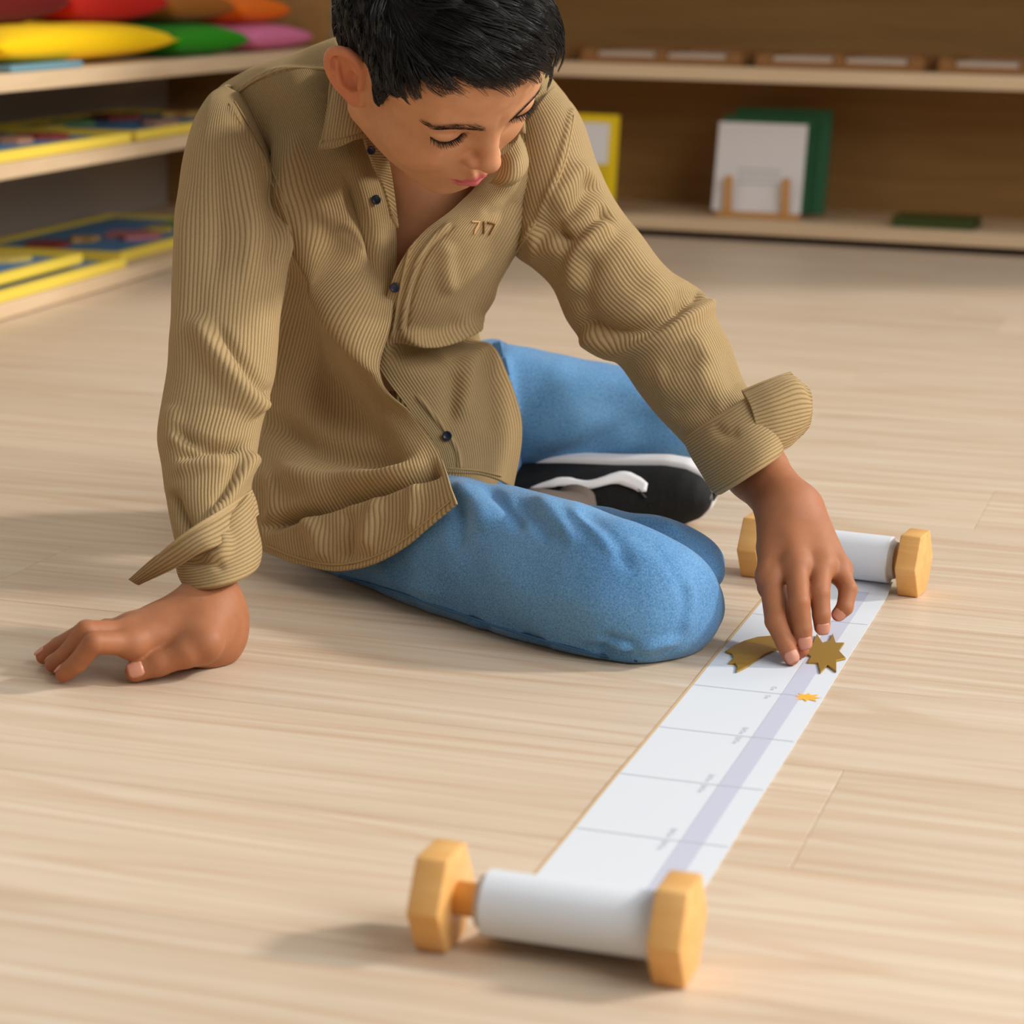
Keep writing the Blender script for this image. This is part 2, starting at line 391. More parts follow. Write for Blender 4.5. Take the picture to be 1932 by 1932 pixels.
# ------------------------------------------------------------------ things on the left shelf
def pillow(name, w, d, h, col, label, loc, rz, group=None, pinch=0.6, tilt=0.0):
    n = 28; V = []; Fc = []; idx = {}
    for s in (1, -1):
        for i in range(n + 1):
            for j in range(n + 1):
                x = -1 + 2 * i / n; y = -1 + 2 * j / n
                e = (1 - x ** 4) * (1 - y ** 4); e = max(e, 0) ** 0.42
                wr = 0.05 * math.sin(9 * x + 4 * y) * (1 - abs(y)) * 0.5 + 0.04 * math.sin(13 * y + 5 * x)
                k = 1 - 0.10 * (x * x * (1 - y * y)) - 0.0
                px = x * w / 2 * (1 - 0.09 * (1 - y * y)); py = y * d / 2 * (1 - 0.09 * (1 - x * x))
                z = s * h / 2 * e * (1 + wr)
                if s < 0 and (i in (0, n) or j in (0, n)): idx[(s, i, j)] = idx[(1, i, j)]; continue
                idx[(s, i, j)] = len(V); V.append((px, py, z))
    for s in (1, -1):
        for i in range(n):
            for j in range(n):
                q = [idx[(s, i, j)], idx[(s, i + 1, j)], idx[(s, i + 1, j + 1)], idx[(s, i, j + 1)]]
                Fc.append(q if s > 0 else q[::-1])
    o = link(name, mesh_np(name, V, Fc), plain_mat(name + '_cloth', col, 0.85, 0.15, noise=0.06, nscale=240, sheen=0.03), None, smooth=True)
    o.location = loc; o.rotation_euler = (tilt, 0, rz); tag(o, label, 'cushion', group); return o
def on_ls(px, py, h):     # a photo point brought to a height, as a world place
    return PH(px, py, h)
G = 'cushions on the low shelf'
ZT = 0.362
def cush(x, y, w, d, h, z, col, label, rz=0.0):
    p_ = shelf_pt(ls, x, y)
    return pillow('cushion', w, d, h, col, label, (p_[0], p_[1], z + h / 2 - 0.002), LANG + rz, G)
cush(0.39, 0.140, 0.74, 0.27, 0.060, ZT + 0.007, srgb(246, 198, 0), 'yellow cushion at the front of the low shelf top, below the red ones', 0.02)
cush(0.95, 0.150, 0.36, 0.27, 0.058, ZT, srgb(40, 138, 12), 'green cushion on the low shelf top between the yellow and pink ones', -0.02)
cush(1.335, 0.150, 0.38, 0.27, 0.052, ZT, srgb(222, 120, 160), 'pink cushion at the far end of the low shelf top', 0.02)
cush(0.18, 0.185, 0.50, 0.25, 0.078, ZT + 0.064, srgb(96, 10, 14), 'dark red cushion lying on the left part of the yellow one', 0.03)
cush(0.635, 0.185, 0.39, 0.25, 0.074, ZT + 0.062, srgb(186, 30, 22), 'bright red cushion lying across the yellow and green ones', -0.04)
cush(1.015, 0.185, 0.35, 0.25, 0.062, ZT + 0.057, srgb(156, 92, 30), 'brown cushion lying on the green one', 0.03)
cush(1.35, 0.180, 0.30, 0.25, 0.056, ZT + 0.051, srgb(236, 112, 20), 'orange cushion lying on the pink one', 0.02)
M_teal = plain_mat('teal_board', srgb(112, 152, 168), 0.6, 0.2)
p_ = shelf_pt(ls, 0.20, 0.05); tb = box('teal_folder', -0.13, 0.13, -0.045, 0.16, 0, 0.010, M_teal, None); tb.location = (p_[0], p_[1], ZT + 0.0005); tb.rotation_euler = (0, 0, LANG)
tag(tb, 'thin teal folder sticking out under the yellow cushion', 'folder')
bpy.data.objects['cushion'].location[2] += 0.0
M_yel = plain_mat('yellow_wood', srgb(240, 212, 82), 0.45, 0.35)
M_blue = plain_mat('blue_sea_board', srgb(84, 134, 178), 0.5, 0.3)
PIE = [srgb(200, 150, 70), srgb(196, 120, 120), srgb(206, 178, 84), srgb(110, 150, 90), srgb(186, 136, 110), srgb(150, 60, 50)]
def puzzle(x, y, z, w, d, label, seed, rim=0.016, h=0.016):
    p_ = shelf_pt(ls, x, y); t = empty('puzzle_tray', (p_[0], p_[1], z + 0.0005), LANG)
    box('base_board', -w / 2 + 0.002, w / 2 - 0.002, -d / 2 + 0.002, d / 2 - 0.002, 0, h * 0.6, M_blue, t, bev=0)
    box('rim', -w / 2, w / 2, -d / 2, -d / 2 + rim, 0, h, M_yel, t); box('rim', -w / 2, w / 2, d / 2 - rim, d / 2, 0, h, M_yel, t)
    box('rim', -w / 2, -w / 2 + rim, -d / 2 + rim, d / 2 - rim, 0, h, M_yel, t); box('rim', w / 2 - rim, w / 2, -d / 2 + rim, d / 2 - rim, 0, h, M_yel, t)
    rr = random.Random(seed)
    for k in range(5):
        cx = (-0.36 + 0.18 * k) * w + rr.uniform(-.02, .02); cy = rr.uniform(-0.24, 0.24) * d; R = rr.uniform(0.035, 0.062)
        pts = []
        for a in range(11):
            th = 2 * math.pi * a / 11; r = R * rr.uniform(0.62, 1.15); pts.append((max(-w / 2 + rim, min(w / 2 - rim, cx + r * math.cos(th))), max(-d / 2 + rim, min(d / 2 - rim, cy + 0.8 * r * math.sin(th)))))
        pm = bpy.data.materials.get('puzzle_piece_%d' % (k + seed) ) or plain_mat('puzzle_piece_%d' % (k + seed), PIE[(k + seed) % 6], 0.5, 0.3)
        prism('puzzle_piece', pts, h * 0.6, h * 0.6 + 0.006 + 0.0004 * k, pm, t)
    tag(t, label, 'puzzle tray', 'map puzzles on the low shelf'); return t
puzzle(0.22, 0.155, 0.2312, 0.62, 0.29, 'yellow-rimmed puzzle tray on the middle board of the low shelf, nearest the left edge', 1)
puzzle(0.87, 0.16, 0.2312, 0.60, 0.29, 'yellow-rimmed puzzle tray on the middle board of the low shelf, nearer the boy', 2)
puzzle(0.14, 0.150, 0.026, 0.70, 0.29, 'lower yellow-rimmed puzzle tray of the stack on the bottom board', 3)
puzzle(0.07, 0.170, 0.0435, 0.62, 0.27, 'upper yellow-rimmed puzzle tray of the stack on the bottom board', 4)
puzzle(0.86, 0.185, 0.026, 0.62, 0.29, 'yellow-rimmed puzzle tray alone on the bottom board, beside the sleeve', 5)

# ------------------------------------------------------------------ things on the back shelf
def on_rs(px, py, h, name, label, cat, group=None):
    w = PH(px, py, h); t = empty(name, (w[0], w[1], h), RANG); tag(t, label, cat, group); return t
M_white = plain_mat('white_card', srgb(232, 230, 232), 0.7, 0.2)
M_green = plain_mat('dark_green_folder', srgb(38, 92, 58), 0.5, 0.3)
M_green2 = plain_mat('olive_green_book', srgb(62, 76, 30), 0.5, 0.3)
M_hold = plain_mat('light_wood_holder', srgb(204, 150, 84), 0.5, 0.3)
M_print = plain_mat('pale_grey_print', srgb(205, 204, 208), 0.7, 0.2)
BZ = 0.0425
hold = on_rs(1428, 411, BZ, 'card_holder', 'small wooden easel holder on the back shelf, carrying white and green cards', 'card holder')
box('base', -0.085, 0.085, -0.008, 0.095, 0, 0.010, M_hold, hold)
for x in (-0.062, 0.058): box('prong', x - 0.0075, x + 0.0075, -0.008, 0.004, 0.010, 0.083, M_hold, hold)
box('back_rest', -0.06, 0.06, 0.085, 0.095, 0.010, 0.07, M_hold, hold)
def leaning(name, w, h, t, m, dx, dy, tilt, label, cat, rz=0.0, yaw=0.0):
    c, s = math.cos(RANG), math.sin(RANG); l = hold.location
    o = box(name, -w / 2, w / 2, 0, t, 0, h, m, None, bev=0.0008)
    o.location = (l[0] + c * dx - s * dy, l[1] + s * dx + c * dy, BZ + 0.0105); o.rotation_euler = (-tilt, rz, RANG); 
    tag(o, label, cat); return o
wc = leaning('display_card', 0.185, 0.182, 0.003, M_white, -0.005, 0.008, 0.20, 'white printed card standing at the front of the wooden holder', 'card', 0.0)
for k in range(3): box('print_line', -0.045, 0.045 - 0.012 * (k == 2), -0.0006, 0.0001, 0.082 - k * 0.013, 0.088 - k * 0.013, M_print, wc, bev=0)
leaning('green_folder', 0.190, 0.196, 0.006, M_green, 0.004, 0.018, 0.20, 'green folder right behind the white card in the wooden holder', 'folder')
leaning('green_folder', 0.200, 0.212, 0.012, M_green, 0.030, 0.036, 0.20, 'larger dark green folder standing rearmost in the wooden holder', 'folder')
gb = on_rs(1758, 431, BZ, 'flat_book', 'dark green book lying flat at the right on the bottom board', 'book')
box('cover', -0.082, 0.082, 0, 0.115, 0.0, 0.003, M_green2, gb, bev=0.0005); box('page_block', -0.080, 0.080, 0.002, 0.113, 0.003, 0.016, M_green2, gb, bev=0); box('cover', -0.082, 0.082, 0, 0.115, 0.016, 0.019, M_green2, gb, bev=0.0005)
yf = on_rs(1098, 400, BZ, 'yellow_frame', 'yellow-framed picture card standing on the back shelf behind the shoulder', 'picture')
M_fy = plain_mat('frame_yellow', srgb(240, 206, 20), 0.5, 0.3)
for a in ((-0.080, 0.068, 0, 0.004, 0.0, 0.024), (-0.080, 0.068, 0, 0.004, 0.183, 0.200), (-0.080, -0.062, 0, 0.004, 0.024, 0.183), (0.048, 0.068, 0, 0.004, 0.024, 0.183)): box('frame_bar', *a, M_fy, yf, bev=0.0006)
box('picture', -0.063, 0.049, 0.001, 0.003, 0.10, 0.185, M_white, yf, bev=0); box('picture', -0.063, 0.049, 0.001, 0.003, 0.022, 0.10, plain_mat('picture_yellow', srgb(226, 190, 30), 0.5, 0.3), yf, bev=0)
yf.rotation_euler = (-0.12, 0, RANG)
# wooden inset trays in a row on the middle board
M_tray = plain_mat('brown_tray_wood', srgb(150, 104, 58), 0.5, 0.3); M_inset = plain_mat('pale_inset', srgb(196, 176, 158), 0.5, 0.3)
names = ['farthest left', 'second from the left', 'third from the left', 'farthest right']
for k, x in enumerate((-0.36, 0.02, 0.385, 0.75)):
    p_ = shelf_pt(rs, x, 0.13); t = empty('inset_tray', (p_[0], p_[1], 0.3465), RANG)
    w, d, h = 0.335, 0.20, 0.026
    box('tray_base', -w / 2, w / 2, -d / 2, d / 2, 0, 0.006, M_tray, t, bev=0.0008)
    for a in ((-w / 2, w / 2, -d / 2, -d / 2 + 0.008, 0.006, 0.013), (-w / 2, w / 2, d / 2 - 0.008, d / 2, 0.006, h + 0.006)): box('tray_side', *a, M_tray, t, bev=0.0008)
    for x0 in (-w / 2, -0.01, w / 2 - 0.03): box('divider', x0, x0 + 0.02 + 0.01 * (x0 != -0.01), -d / 2 + 0.008, d / 2 - 0.008, 0.006, h, M_tray, t, bev=0.0008)
    for x0, x1 in ((-w / 2 + 0.034, -0.014), (0.014, w / 2 - 0.034)): box('inset_card', x0, x1, -d / 2 + 0.010, d / 2 - 0.010, 0.006, 0.022, M_inset, t, bev=0.0008)
    tag(t, 'flat brown wooden inset tray on the middle board, ' + names[k] + ' in its row', 'tray', 'inset trays on the back shelf')
def cr_interp(A, t):
    """Catmull-Rom through rows of A at t in [0, n-1]"""
    A = np.asarray(A, float); n = len(A); i = np.clip(np.floor(t).astype(int), 0, n - 2); f = (t - i)
    g = lambda k: A[np.clip(k, 0, n - 1)]
    sh = (slice(None),) + (None,) * (A.ndim - 1); f = f[sh]
    p0, p1, p2, p3 = g(i - 1), g(i), g(i + 1), g(i + 2)
    p0 = np.where((i - 1 < 0)[sh], 2 * p1 - p2, p0); p3 = np.where((i + 2 > n - 1)[sh], 2 * p2 - p1, p3)
    return 0.5 * (2 * p1 + (p2 - p0) * f + (2 * p0 - 5 * p1 + 4 * p2 - p3) * f ** 2 + (3 * p1 - p0 - 3 * p2 + p3) * f ** 3)
# ------------------------------------------------------------------ signed-distance modelling for the body
def smin(a, b, k):
    if k <= 0: return np.minimum(a, b)
    h = np.maximum(k - np.abs(a - b), 0) / k
    return np.minimum(a, b) - h * h * k * 0.25
def smax(a, b, k): return -smin(-a, -b, k)
def s_ell(p, c, r, M=None):
    q = p - np.asarray(c, dtype=np.float32)
    if M is not None: q = q @ np.asarray(M, dtype=np.float32)
    r = np.asarray(r, dtype=np.float32)
    k0 = np.sqrt(((q / r) ** 2).sum(-1)) + 1e-9; k1 = np.sqrt(((q / (r * r)) ** 2).sum(-1)) + 1e-9
    return k0 * (k0 - 1) / k1
def s_cap(p, a, b, r1, r2):
    a = np.asarray(a, dtype=np.float32); b = np.asarray(b, dtype=np.float32); ba = b - a; pa = p - a
    h = np.clip((pa @ ba) / (ba @ ba + 1e-12), 0, 1)
    return np.sqrt(((pa - h[:, None] * ba) ** 2).sum(-1)) - (r1 + (r2 - r1) * h)
def s_chain(p, pts, rad, k=0.004):
    d = None
    for i in range(len(pts) - 1):
        e = s_cap(p, pts[i], pts[i + 1], rad[i], rad[i + 1]); d = e if d is None else smin(d, e, k)
    return d

def surface_nets(fn, lo, hi, v, nb=8):
    B = v * nb; n = np.ceil((np.asarray(hi) - lo) / B).astype(int)
    g = np.stack(np.meshgrid(*[np.arange(k) for k in n], indexing='ij'), -1).reshape(-1, 3)
    d = np.concatenate([fn((lo + (c + 0.5) * B).astype(np.float32)) for c in np.array_split(g, max(1, len(g) // 60000))])
    act = g[np.abs(d) < B * 0.98]
    off = np.stack(np.meshgrid(*[np.arange(nb + 1)] * 3, indexing='ij'), -1).reshape(-1, 3)
    keys = []; verts = []; edges = [[], [], []]
    S = np.int64(1 << 20)
    for ch in np.array_split(act, max(1, len(act) // 160)):
        ijk = ch[:, None, :] * nb + off[None]
        dv = fn((lo + ijk.reshape(-1, 3) * v).astype(np.float32)).reshape(len(ch), nb + 1, nb + 1, nb + 1)
        c8 = [dv[:, a:a + nb, b:b + nb, c:c + nb] for a in (0, 1) for b in (0, 1) for c in (0, 1)]
        neg = sum((x < 0).astype(np.int8) for x in c8); mix = (neg > 0) & (neg < 8)
        bi, i, j, k = np.nonzero(mix)
        if len(bi) == 0: continue
        D = np.stack([x[bi, i, j, k] for x in c8], -1)          # order a,b,c bits
        acc = np.zeros((len(bi), 3)); cnt = np.zeros(len(bi))
        C8 = np.array([(a, b, c) for a in (0, 1) for b in (0, 1) for c in (0, 1)], float)
        for e0 in range(8):
            for ax in (4, 2, 1):
                if e0 & ax: continue
                e1 = e0 | ax; d0, d1 = D[:, e0], D[:, e1]; s = (d0 < 0) != (d1 < 0)
                t = np.where(s, d0 / np.where(s, d0 - d1, 1), 0)
                acc += np.where(s[:, None], C8[e0] + (C8[e1] - C8[e0]) * t[:, None], 0); cnt += s
        cell = ch[bi] * nb + np.stack([i, j, k], -1)
        keys.append((cell[:, 0] * S + cell[:, 1]) * S + cell[:, 2]); verts.append(lo + (cell + acc / cnt[:, None]) * v)
        for q, ax in enumerate((4, 2, 1)):
            s = (D[:, 0] < 0) != (D[:, ax] < 0); edges[q].append(np.concatenate([cell[s], (D[s, 0] < 0)[:, None].astype(int)], 1))
    K = np.concatenate(keys); V = np.concatenate(verts); o = np.argsort(K); K = K[o]; V = V[o]
    quads = []
    for q in range(3):
        E = np.concatenate(edges[q]); c = E[:, :3]; sg = E[:, 3]
        u = np.zeros(3, int); w = np.zeros(3, int); u[(q + 1) % 3] = 1; w[(q + 2) % 3] = 1
        idx = []; ok = np.ones(len(c), bool)
        for sft in (0 * u, u, u + w, w):
            cc_ = c - sft; kk = (cc_[:, 0] * S + cc_[:, 1]) * S + cc_[:, 2]; p_ = np.minimum(np.searchsorted(K, kk), len(K) - 1); ok &= (K[p_] == kk); idx.append(p_)
        Q = np.stack(idx, -1)[ok]; s2 = sg[ok] == 1
        Q[~s2] = Q[~s2][:, ::-1]; quads.append(Q)
    return V, np.concatenate(quads)

def np_mesh(name, V, Q):
    me = bpy.data.meshes.new(name); me.vertices.add(len(V)); me.vertices.foreach_set('co', np.asarray(V, np.float32).ravel())
    me.loops.add(Q.size); me.loops.foreach_set('vertex_index', Q.astype(np.int32).ravel()); me.polygons.add(len(Q))
    me.polygons.foreach_set('loop_start', np.arange(len(Q), dtype=np.int32) * Q.shape[1]); me.polygons.foreach_set('loop_total', np.full(len(Q), Q.shape[1], np.int32))
    me.polygons.foreach_set('use_smooth', np.ones(len(Q), bool)); me.update(calc_edges=True); me.validate(); return me

# ------------------------------------------------------------------ head pose (local x his right, y face forward, z up)
HT = np.array([-0.0698, 1.9675, 0.4560])
_f = np.array([0.547, -0.455, -0.702]); _f /= np.linalg.norm(_f)
_u = np.array([0.251, -0.712, 0.656]); _u -= _f * (_u @ _f); _u /= np.linalg.norm(_u)
_r = np.cross(_f, _u); HM = np.stack([_r, _f, _u], 1)
def HW(x, y, z): return HT + HM @ np.array([x, y, z])
def to_head(p): return (p - HT.astype(np.float32)) @ HM.astype(np.float32)

def ear(p, s):
    """s=+1 his right ear; an auricle with raised rim, hollow bowl and lobe"""
    q = p.copy(); q[:, 0] = q[:, 0] * s
    top = np.array([0.0835, -0.017, 0.023]); low = np.array([0.0715, 0.001, -0.033])
    up = top - low; up /= np.linalg.norm(up); nrm = np.array([0.80, 0.52, 0.0]); nrm -= up * (nrm @ up); nrm /= np.linalg.norm(nrm)
    back = np.cross(nrm, up); back = back if back[1] < 0 else -back
    c = (top + low) / 2
    W = lambda a, b, o=0.0: c + back * a + up * b + nrm * o
    M = np.stack([nrm, back, up], 1)
    d = s_ell(q, W(-0.001, 0.000, -0.003), (0.0052, 0.0155, 0.029), M)
    rim = [W(-0.013, 0.004, -0.001), W(-0.013, 0.015, 0.001), W(-0.009, 0.0255, 0.002), W(0.001, 0.0295, 0.003), W(0.0105, 0.025, 0.003), W(0.0150, 0.012, 0.0025), W(0.0145, -0.002, 0.001), W(0.0105, -0.014, 0.0), W(0.005, -0.022, -0.001)]
    rim = list(cr_interp(np.array(rim), np.linspace(0, 8, 25)))
    d = smin(d, s_chain(q, rim, np.interp(np.linspace(0, 8, 25), range(9), [0.0030, 0.0034, 0.0038, 0.0040, 0.0040, 0.0038, 0.0036, 0.0033, 0.003]), 0.0006), 0.002)
    d = smax(d, -s_ell(q, W(0.0030, 0.006, 0.004), (0.0060, 0.0088, 0.0190), M), 0.002)
    d = smin(d, s_chain(q, [W(0.0075, 0.017, 0.0), W(0.0085, 0.004, 0.0015), W(0.0065, -0.008, 0.0018), W(-0.001, -0.0135, 0.001)], [0.002, 0.0024, 0.0026, 0.0026], 0.002), 0.0025)
    d = smax(d, -s_ell(q, W(-0.0035, -0.003, 0.003), (0.0095, 0.0080, 0.0105), M), 0.002)
    d = smin(d, s_ell(q, W(-0.002, -0.0235, -0.001), (0.0042, 0.0085, 0.0085), M), 0.004)
    d = smin(d, s_cap(q, W(-0.0125, 0.001, 0.001), W(-0.0105, -0.0075, 0.0015), 0.0034, 0.003), 0.003)
    return d
def head_sdf(p):
    """p in head space"""
    d = s_ell(p, (0, -0.009, 0.028), (0.0725, 0.091, 0.084))
    d = smin(d, s_ell(p, (0, 0.036, 0.034), (0.060, 0.047, 0.052)), 0.03)
    d = smin(d, s_ell(p, (0, 0.026, -0.034), (0.057, 0.054, 0.056)), 0.03)
    ax = p.copy(); ax[:, 0] = np.abs(ax[:, 0])
    d = smin(d, s_ell(ax, (0.034, 0.048, -0.032), (0.028, 0.029, 0.027)), 0.020)
    d = smin(d, s_cap(ax, (0.049, -0.004, -0.050), (0.012, 0.058, -0.080), 0.017, 0.017), 0.022)
    d = smin(d, s_ell(p, (0, 0.066, -0.079), (0.019, 0.015, 0.013)), 0.014)
    d = smin(d, s_ell(p, (0, 0.062, -0.053), (0.029, 0.024, 0.024)), 0.014)
    d = smin(d, s_cap(ax, (0.010, 0.0775, 0.0165), (0.043, 0.066, 0.0190), 0.0080, 0.0075), 0.014)
    d = smax(d, -s_ell(ax, (0.034, 0.0910, 0.0005), (0.0205, 0.0150, 0.0120)), 0.011)
    d = smin(d, s_ell(ax, (0.0345, 0.0648, 0.0025), (0.0175, 0.0140, 0.0125)), 0.004)
    # upper lid lies over the eyeball down to a line low on it
    lid = s_ell(ax, (0.0345, 0.0652, 0.0035), (0.0190, 0.0158, 0.0138)); lid = smax(lid, -(ax[:, 2] + 0.0030 - 20.0 * (ax[:, 0] - 0.0345) ** 2), 0.0008); lid = smax(lid, ax[:, 2] - 0.0085, 0.001)
    d = smin(d, lid, 0.0012)
    # nose
    d = smin(d, s_cap(p, (0, 0.0800, 0.008), (0, 0.0955, -0.024), 0.0068, 0.0080), 0.011)
    d = smin(d, s_ell(p, (0, 0.0965, -0.0275), (0.0092, 0.0085, 0.0078)), 0.006)
    d = smin(d, s_ell(ax, (0.0108, 0.0865, -0.0305), (0.0062, 0.0085, 0.0064)), 0.005)
    d = smax(d, -s_ell(ax, (0.0062, 0.0925, -0.0375), (0.0030, 0.0050, 0.0030)), 0.002)
    # lips
    up = s_chain(ax, [(0.0215, 0.0765, -0.0570), (0.012, 0.0855, -0.0545), (0.0045, 0.0893, -0.0525), (0.0, 0.0890, -0.0535)], [0.0012, 0.0034, 0.0040, 0.0040], 0.002)
    lo = s_chain(ax, [(0.0210, 0.0765, -0.0580), (0.011, 0.0850, -0.0605), (0.0, 0.0885, -0.0615)], [0.0012, 0.0040, 0.0050], 0.002)
    d = smin(d, up, 0.004); d = smin(d, lo, 0.004)
    d = smax(d, -s_chain(ax, [(0.0225, 0.0775, -0.0572), (0.011, 0.0890, -0.0573), (0.0, 0.0935, -0.0572)], [0.0006, 0.0012, 0.0014], 0.001), 0.0018)
    d = smax(d, -s_cap(p, (0, 0.0915, -0.041), (0, 0.0935, -0.049), 0.0016, 0.0020), 0.004)
    for sd in (1, -1):
        m = ((p - np.array([0.077 * sd, -0.008, -0.005], np.float32)) ** 2).sum(-1) < 0.055 ** 2
        if m.any(): d[m] = smin(d[m], ear(p[m], sd), 0.005)
    return d

# ------------------------------------------------------------------ hands and arms (world)
RHJ = {'wrist': P(397, 1140, 1.825),
 'thumb': [PH(388, 1212, 0.028), PH(352, 1231, 0.0215), PH(299, 1252, 0.0140), PH(256, 1267, 0.0088)],
 'index': [PH(250, 1215, 0.029), PH(177, 1213, 0.0355), PH(147, 1250, 0.0185), PH(121, 1271, 0.0078)],
 'middle': [PH(245, 1196, 0.0335), PH(163, 1191, 0.041), PH(130, 1231, 0.0215), PH(101, 1253, 0.0075)],
 'ring': [PH(250, 1184, 0.034), PH(156, 1196, 0.0305), PH(112, 1219, 0.016), PH(83, 1238, 0.0072)],
 'pinky': [PH(262, 1183, 0.027), PH(200, 1186, 0.024), PH(168, 1202, 0.013), PH(144, 1213, 0.0062)]}
LHJ = {'wrist': P(1487, 958, 1.925),
 'index': [P(1453, 1088, 1.878), P(1463, 1172, 1.850), P(1482, 1214, 1.847), P(1493, 1240, 1.846)],
 'middle': [P(1502, 1066, 1.876), P(1508, 1138, 1.849), P(1514, 1187, 1.848), P(1517, 1211, 1.850)],
 'ring': [P(1549, 1068, 1.882), P(1546, 1121, 1.857), P(1550, 1160, 1.853), P(1551, 1183, 1.856)],
 'pinky': [P(1582, 1074, 1.892), P(1600, 1112, 1.873), P(1594, 1146, 1.867), P(1582, 1159, 1.868)],
 'thumb': [P(1458, 1035, 1.925), P(1456, 1105, 1.922), P(1482, 1172, 1.890), P(1508, 1224, 1.864)]}
FR = {'index': [0.0092, 0.0083, 0.0074, 0.0066], 'middle': [0.0095, 0.0085, 0.0075, 0.0067], 'ring': [0.0092, 0.0082, 0.0072, 0.0064], 'pinky': [0.0085, 0.0074, 0.0066, 0.0058], 'thumb': [0.0125, 0.0112, 0.0092, 0.0080]}
def hand_sdf(p, J, web, flat, heel=None, fs=1.0):
    w = J['wrist']; d = None
    # palm: four metacarpals in a slab
    for n in ('index', 'middle', 'ring', 'pinky'):
        base = w + (J[n][0] - J['middle'][0]) * 0.42
        e = s_cap(p, base, J[n][0], 0.0150 if flat is None else flat, FR[n][0] + 0.0015); d = e if d is None else smin(d, e, web)
    if heel is not None:
        for a, b, r1, r2 in heel: d = smin(d, s_cap(p, a, b, r1 * 0.95, r2 * 0.95), 0.030)
    d = smin(d, s_cap(p, w + (J['thumb'][0] - w) * 0.25, J['thumb'][0], 0.0135, FR['thumb'][0]), 0.016)
    fd = None
    for n in ('index', 'middle', 'ring', 'pinky'):
        r = [x * fs for x in FR[n]]
        e = s_chain(p, J[n], r, 0.0016)
        fd = e if fd is None else smin(fd, e, 0.0012)
    d = smin(d, fd, 0.007)
    for n in ('index', 'middle', 'ring', 'pinky'):       # knuckles
        d = smin(d, np.sqrt(((p - J[n][0].astype(np.float32)) ** 2).sum(-1)) - FR[n][0] * 1.02, 0.006)
    t = s_chain(p, J['thumb'], [x * fs for x in FR['thumb']], 0.004); d = smin(d, t, 0.0035)
    return d
SHR, SHL = P(455, 275, 2.095), P(1015, 340, 2.12)
ELR, ELL = P(404, 770, 1.940), P(1232, 628, 2.065)
NB = np.array([-0.098, 2.105, 0.390]); PEL = P(715, 940, 2.29)
R_HEEL = [(P(398, 1160, 1.828), PH(396, 1202, 0.0185), 0.0165, 0.0160), (PH(396, 1204, 0.0180), PH(300, 1198, 0.0195), 0.0155, 0.012), (PH(396, 1200, 0.0180), PH(330, 1182, 0.020), 0.015, 0.012), (P(396, 1168, 1.83), PH(366, 1220, 0.0225), 0.0145, 0.0125)]
def bent_mid(): return None
def body_rest(p):
    d = s_cap(p, HW(0, -0.032, -0.030), NB, 0.042, 0.043)
    d = smin(d, s_ell(p, P(760, 480, 2.165), (0.064, 0.07, 0.10)), 0.05)
    d = smin(d, s_cap(p, NB + np.array([0, .03, -.06]), PEL, 0.048, 0.062), 0.05)
    d = smin(d, s_cap(p, SHR + np.array([0.02, 0.03, 0]), SHL + np.array([-0.02, 0.02, 0]), 0.026, 0.026), 0.03)
    for s_, e_, w_ in ((SHR, ELR, RHJ['wrist']), (SHL, ELL, LHJ['wrist'])):
        d = smin(d, s_cap(p, s_, e_, 0.027, 0.026), 0.02)
    d = smin(d, s_cap(p, ELR, RHJ['wrist'], 0.0205, 0.0180), 0.012)
    d = smin(d, s_cap(p, ELL, P(1425, 885, 1.972), 0.0260, 0.0240), 0.012)
    d = smin(d, s_cap(p, P(1425, 885, 1.972), LHJ['wrist'], 0.0245, 0.0225), 0.012)
    return d
ANK = [PH(1070, 958, 0.045), PH(1190, 958, 0.034)]
def body_sdf(p):
    p = np.asarray(p, np.float32); d = body_rest(p)
    def region(c, R, fn, k):
        m = ((p - np.asarray(c, np.float32)) ** 2).sum(-1) < R * R
        if m.any(): d[m] = smin(d[m], fn(p[m]), k)
    region(HT, 0.19, lambda q: head_sdf(to_head(q)), 0.020)
    region(PH(270, 1215, 0.03), 0.18, lambda q: hand_sdf(q, RHJ, 0.012, 0.0135, R_HEEL), 0.010)
    region(P(1510, 1100, 1.88), 0.16, lambda q: hand_sdf(q, LHJ, 0.012, 0.0145), 0.012)
    return d
VOX = 0.00125
bV, bQ = surface_nets(body_sdf, np.array([-0.40, 1.62, 0.0002]), np.array([0.34, 2.36, 0.60]), VOX)
# light relaxation
def relax(V, Q, it=2, lam=0.5):
    n = len(V)
    for _ in range(it):
        acc = np.zeros_like(V); cnt = np.zeros(n)
        for a, b in ((0, 1), (1, 2), (2, 3), (3, 0)):
            for x, y in ((Q[:, a], Q[:, b]), (Q[:, b], Q[:, a])):
                for k in range(3): acc[:, k] += np.bincount(x, V[y, k], n)
                cnt += np.bincount(x, minlength=n)
        V = V * (1 - lam) + lam * acc / np.maximum(cnt, 1)[:, None]
    return V
bV = relax(bV, bQ, 2, 0.5)
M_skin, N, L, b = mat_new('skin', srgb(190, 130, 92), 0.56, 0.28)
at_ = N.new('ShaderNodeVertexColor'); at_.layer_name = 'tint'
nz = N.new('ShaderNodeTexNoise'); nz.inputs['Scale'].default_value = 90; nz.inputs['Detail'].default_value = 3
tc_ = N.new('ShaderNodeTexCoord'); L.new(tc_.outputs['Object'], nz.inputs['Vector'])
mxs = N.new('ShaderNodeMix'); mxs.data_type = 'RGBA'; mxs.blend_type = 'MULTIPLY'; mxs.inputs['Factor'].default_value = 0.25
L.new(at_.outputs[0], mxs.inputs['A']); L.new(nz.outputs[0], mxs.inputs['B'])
hs_ = N.new('ShaderNodeHueSaturation'); hs_.inputs['Value'].default_value = 1.12; L.new(mxs.outputs['Result'], hs_.inputs['Color']); L.new(hs_.outputs[0], b.inputs['Base Color'])
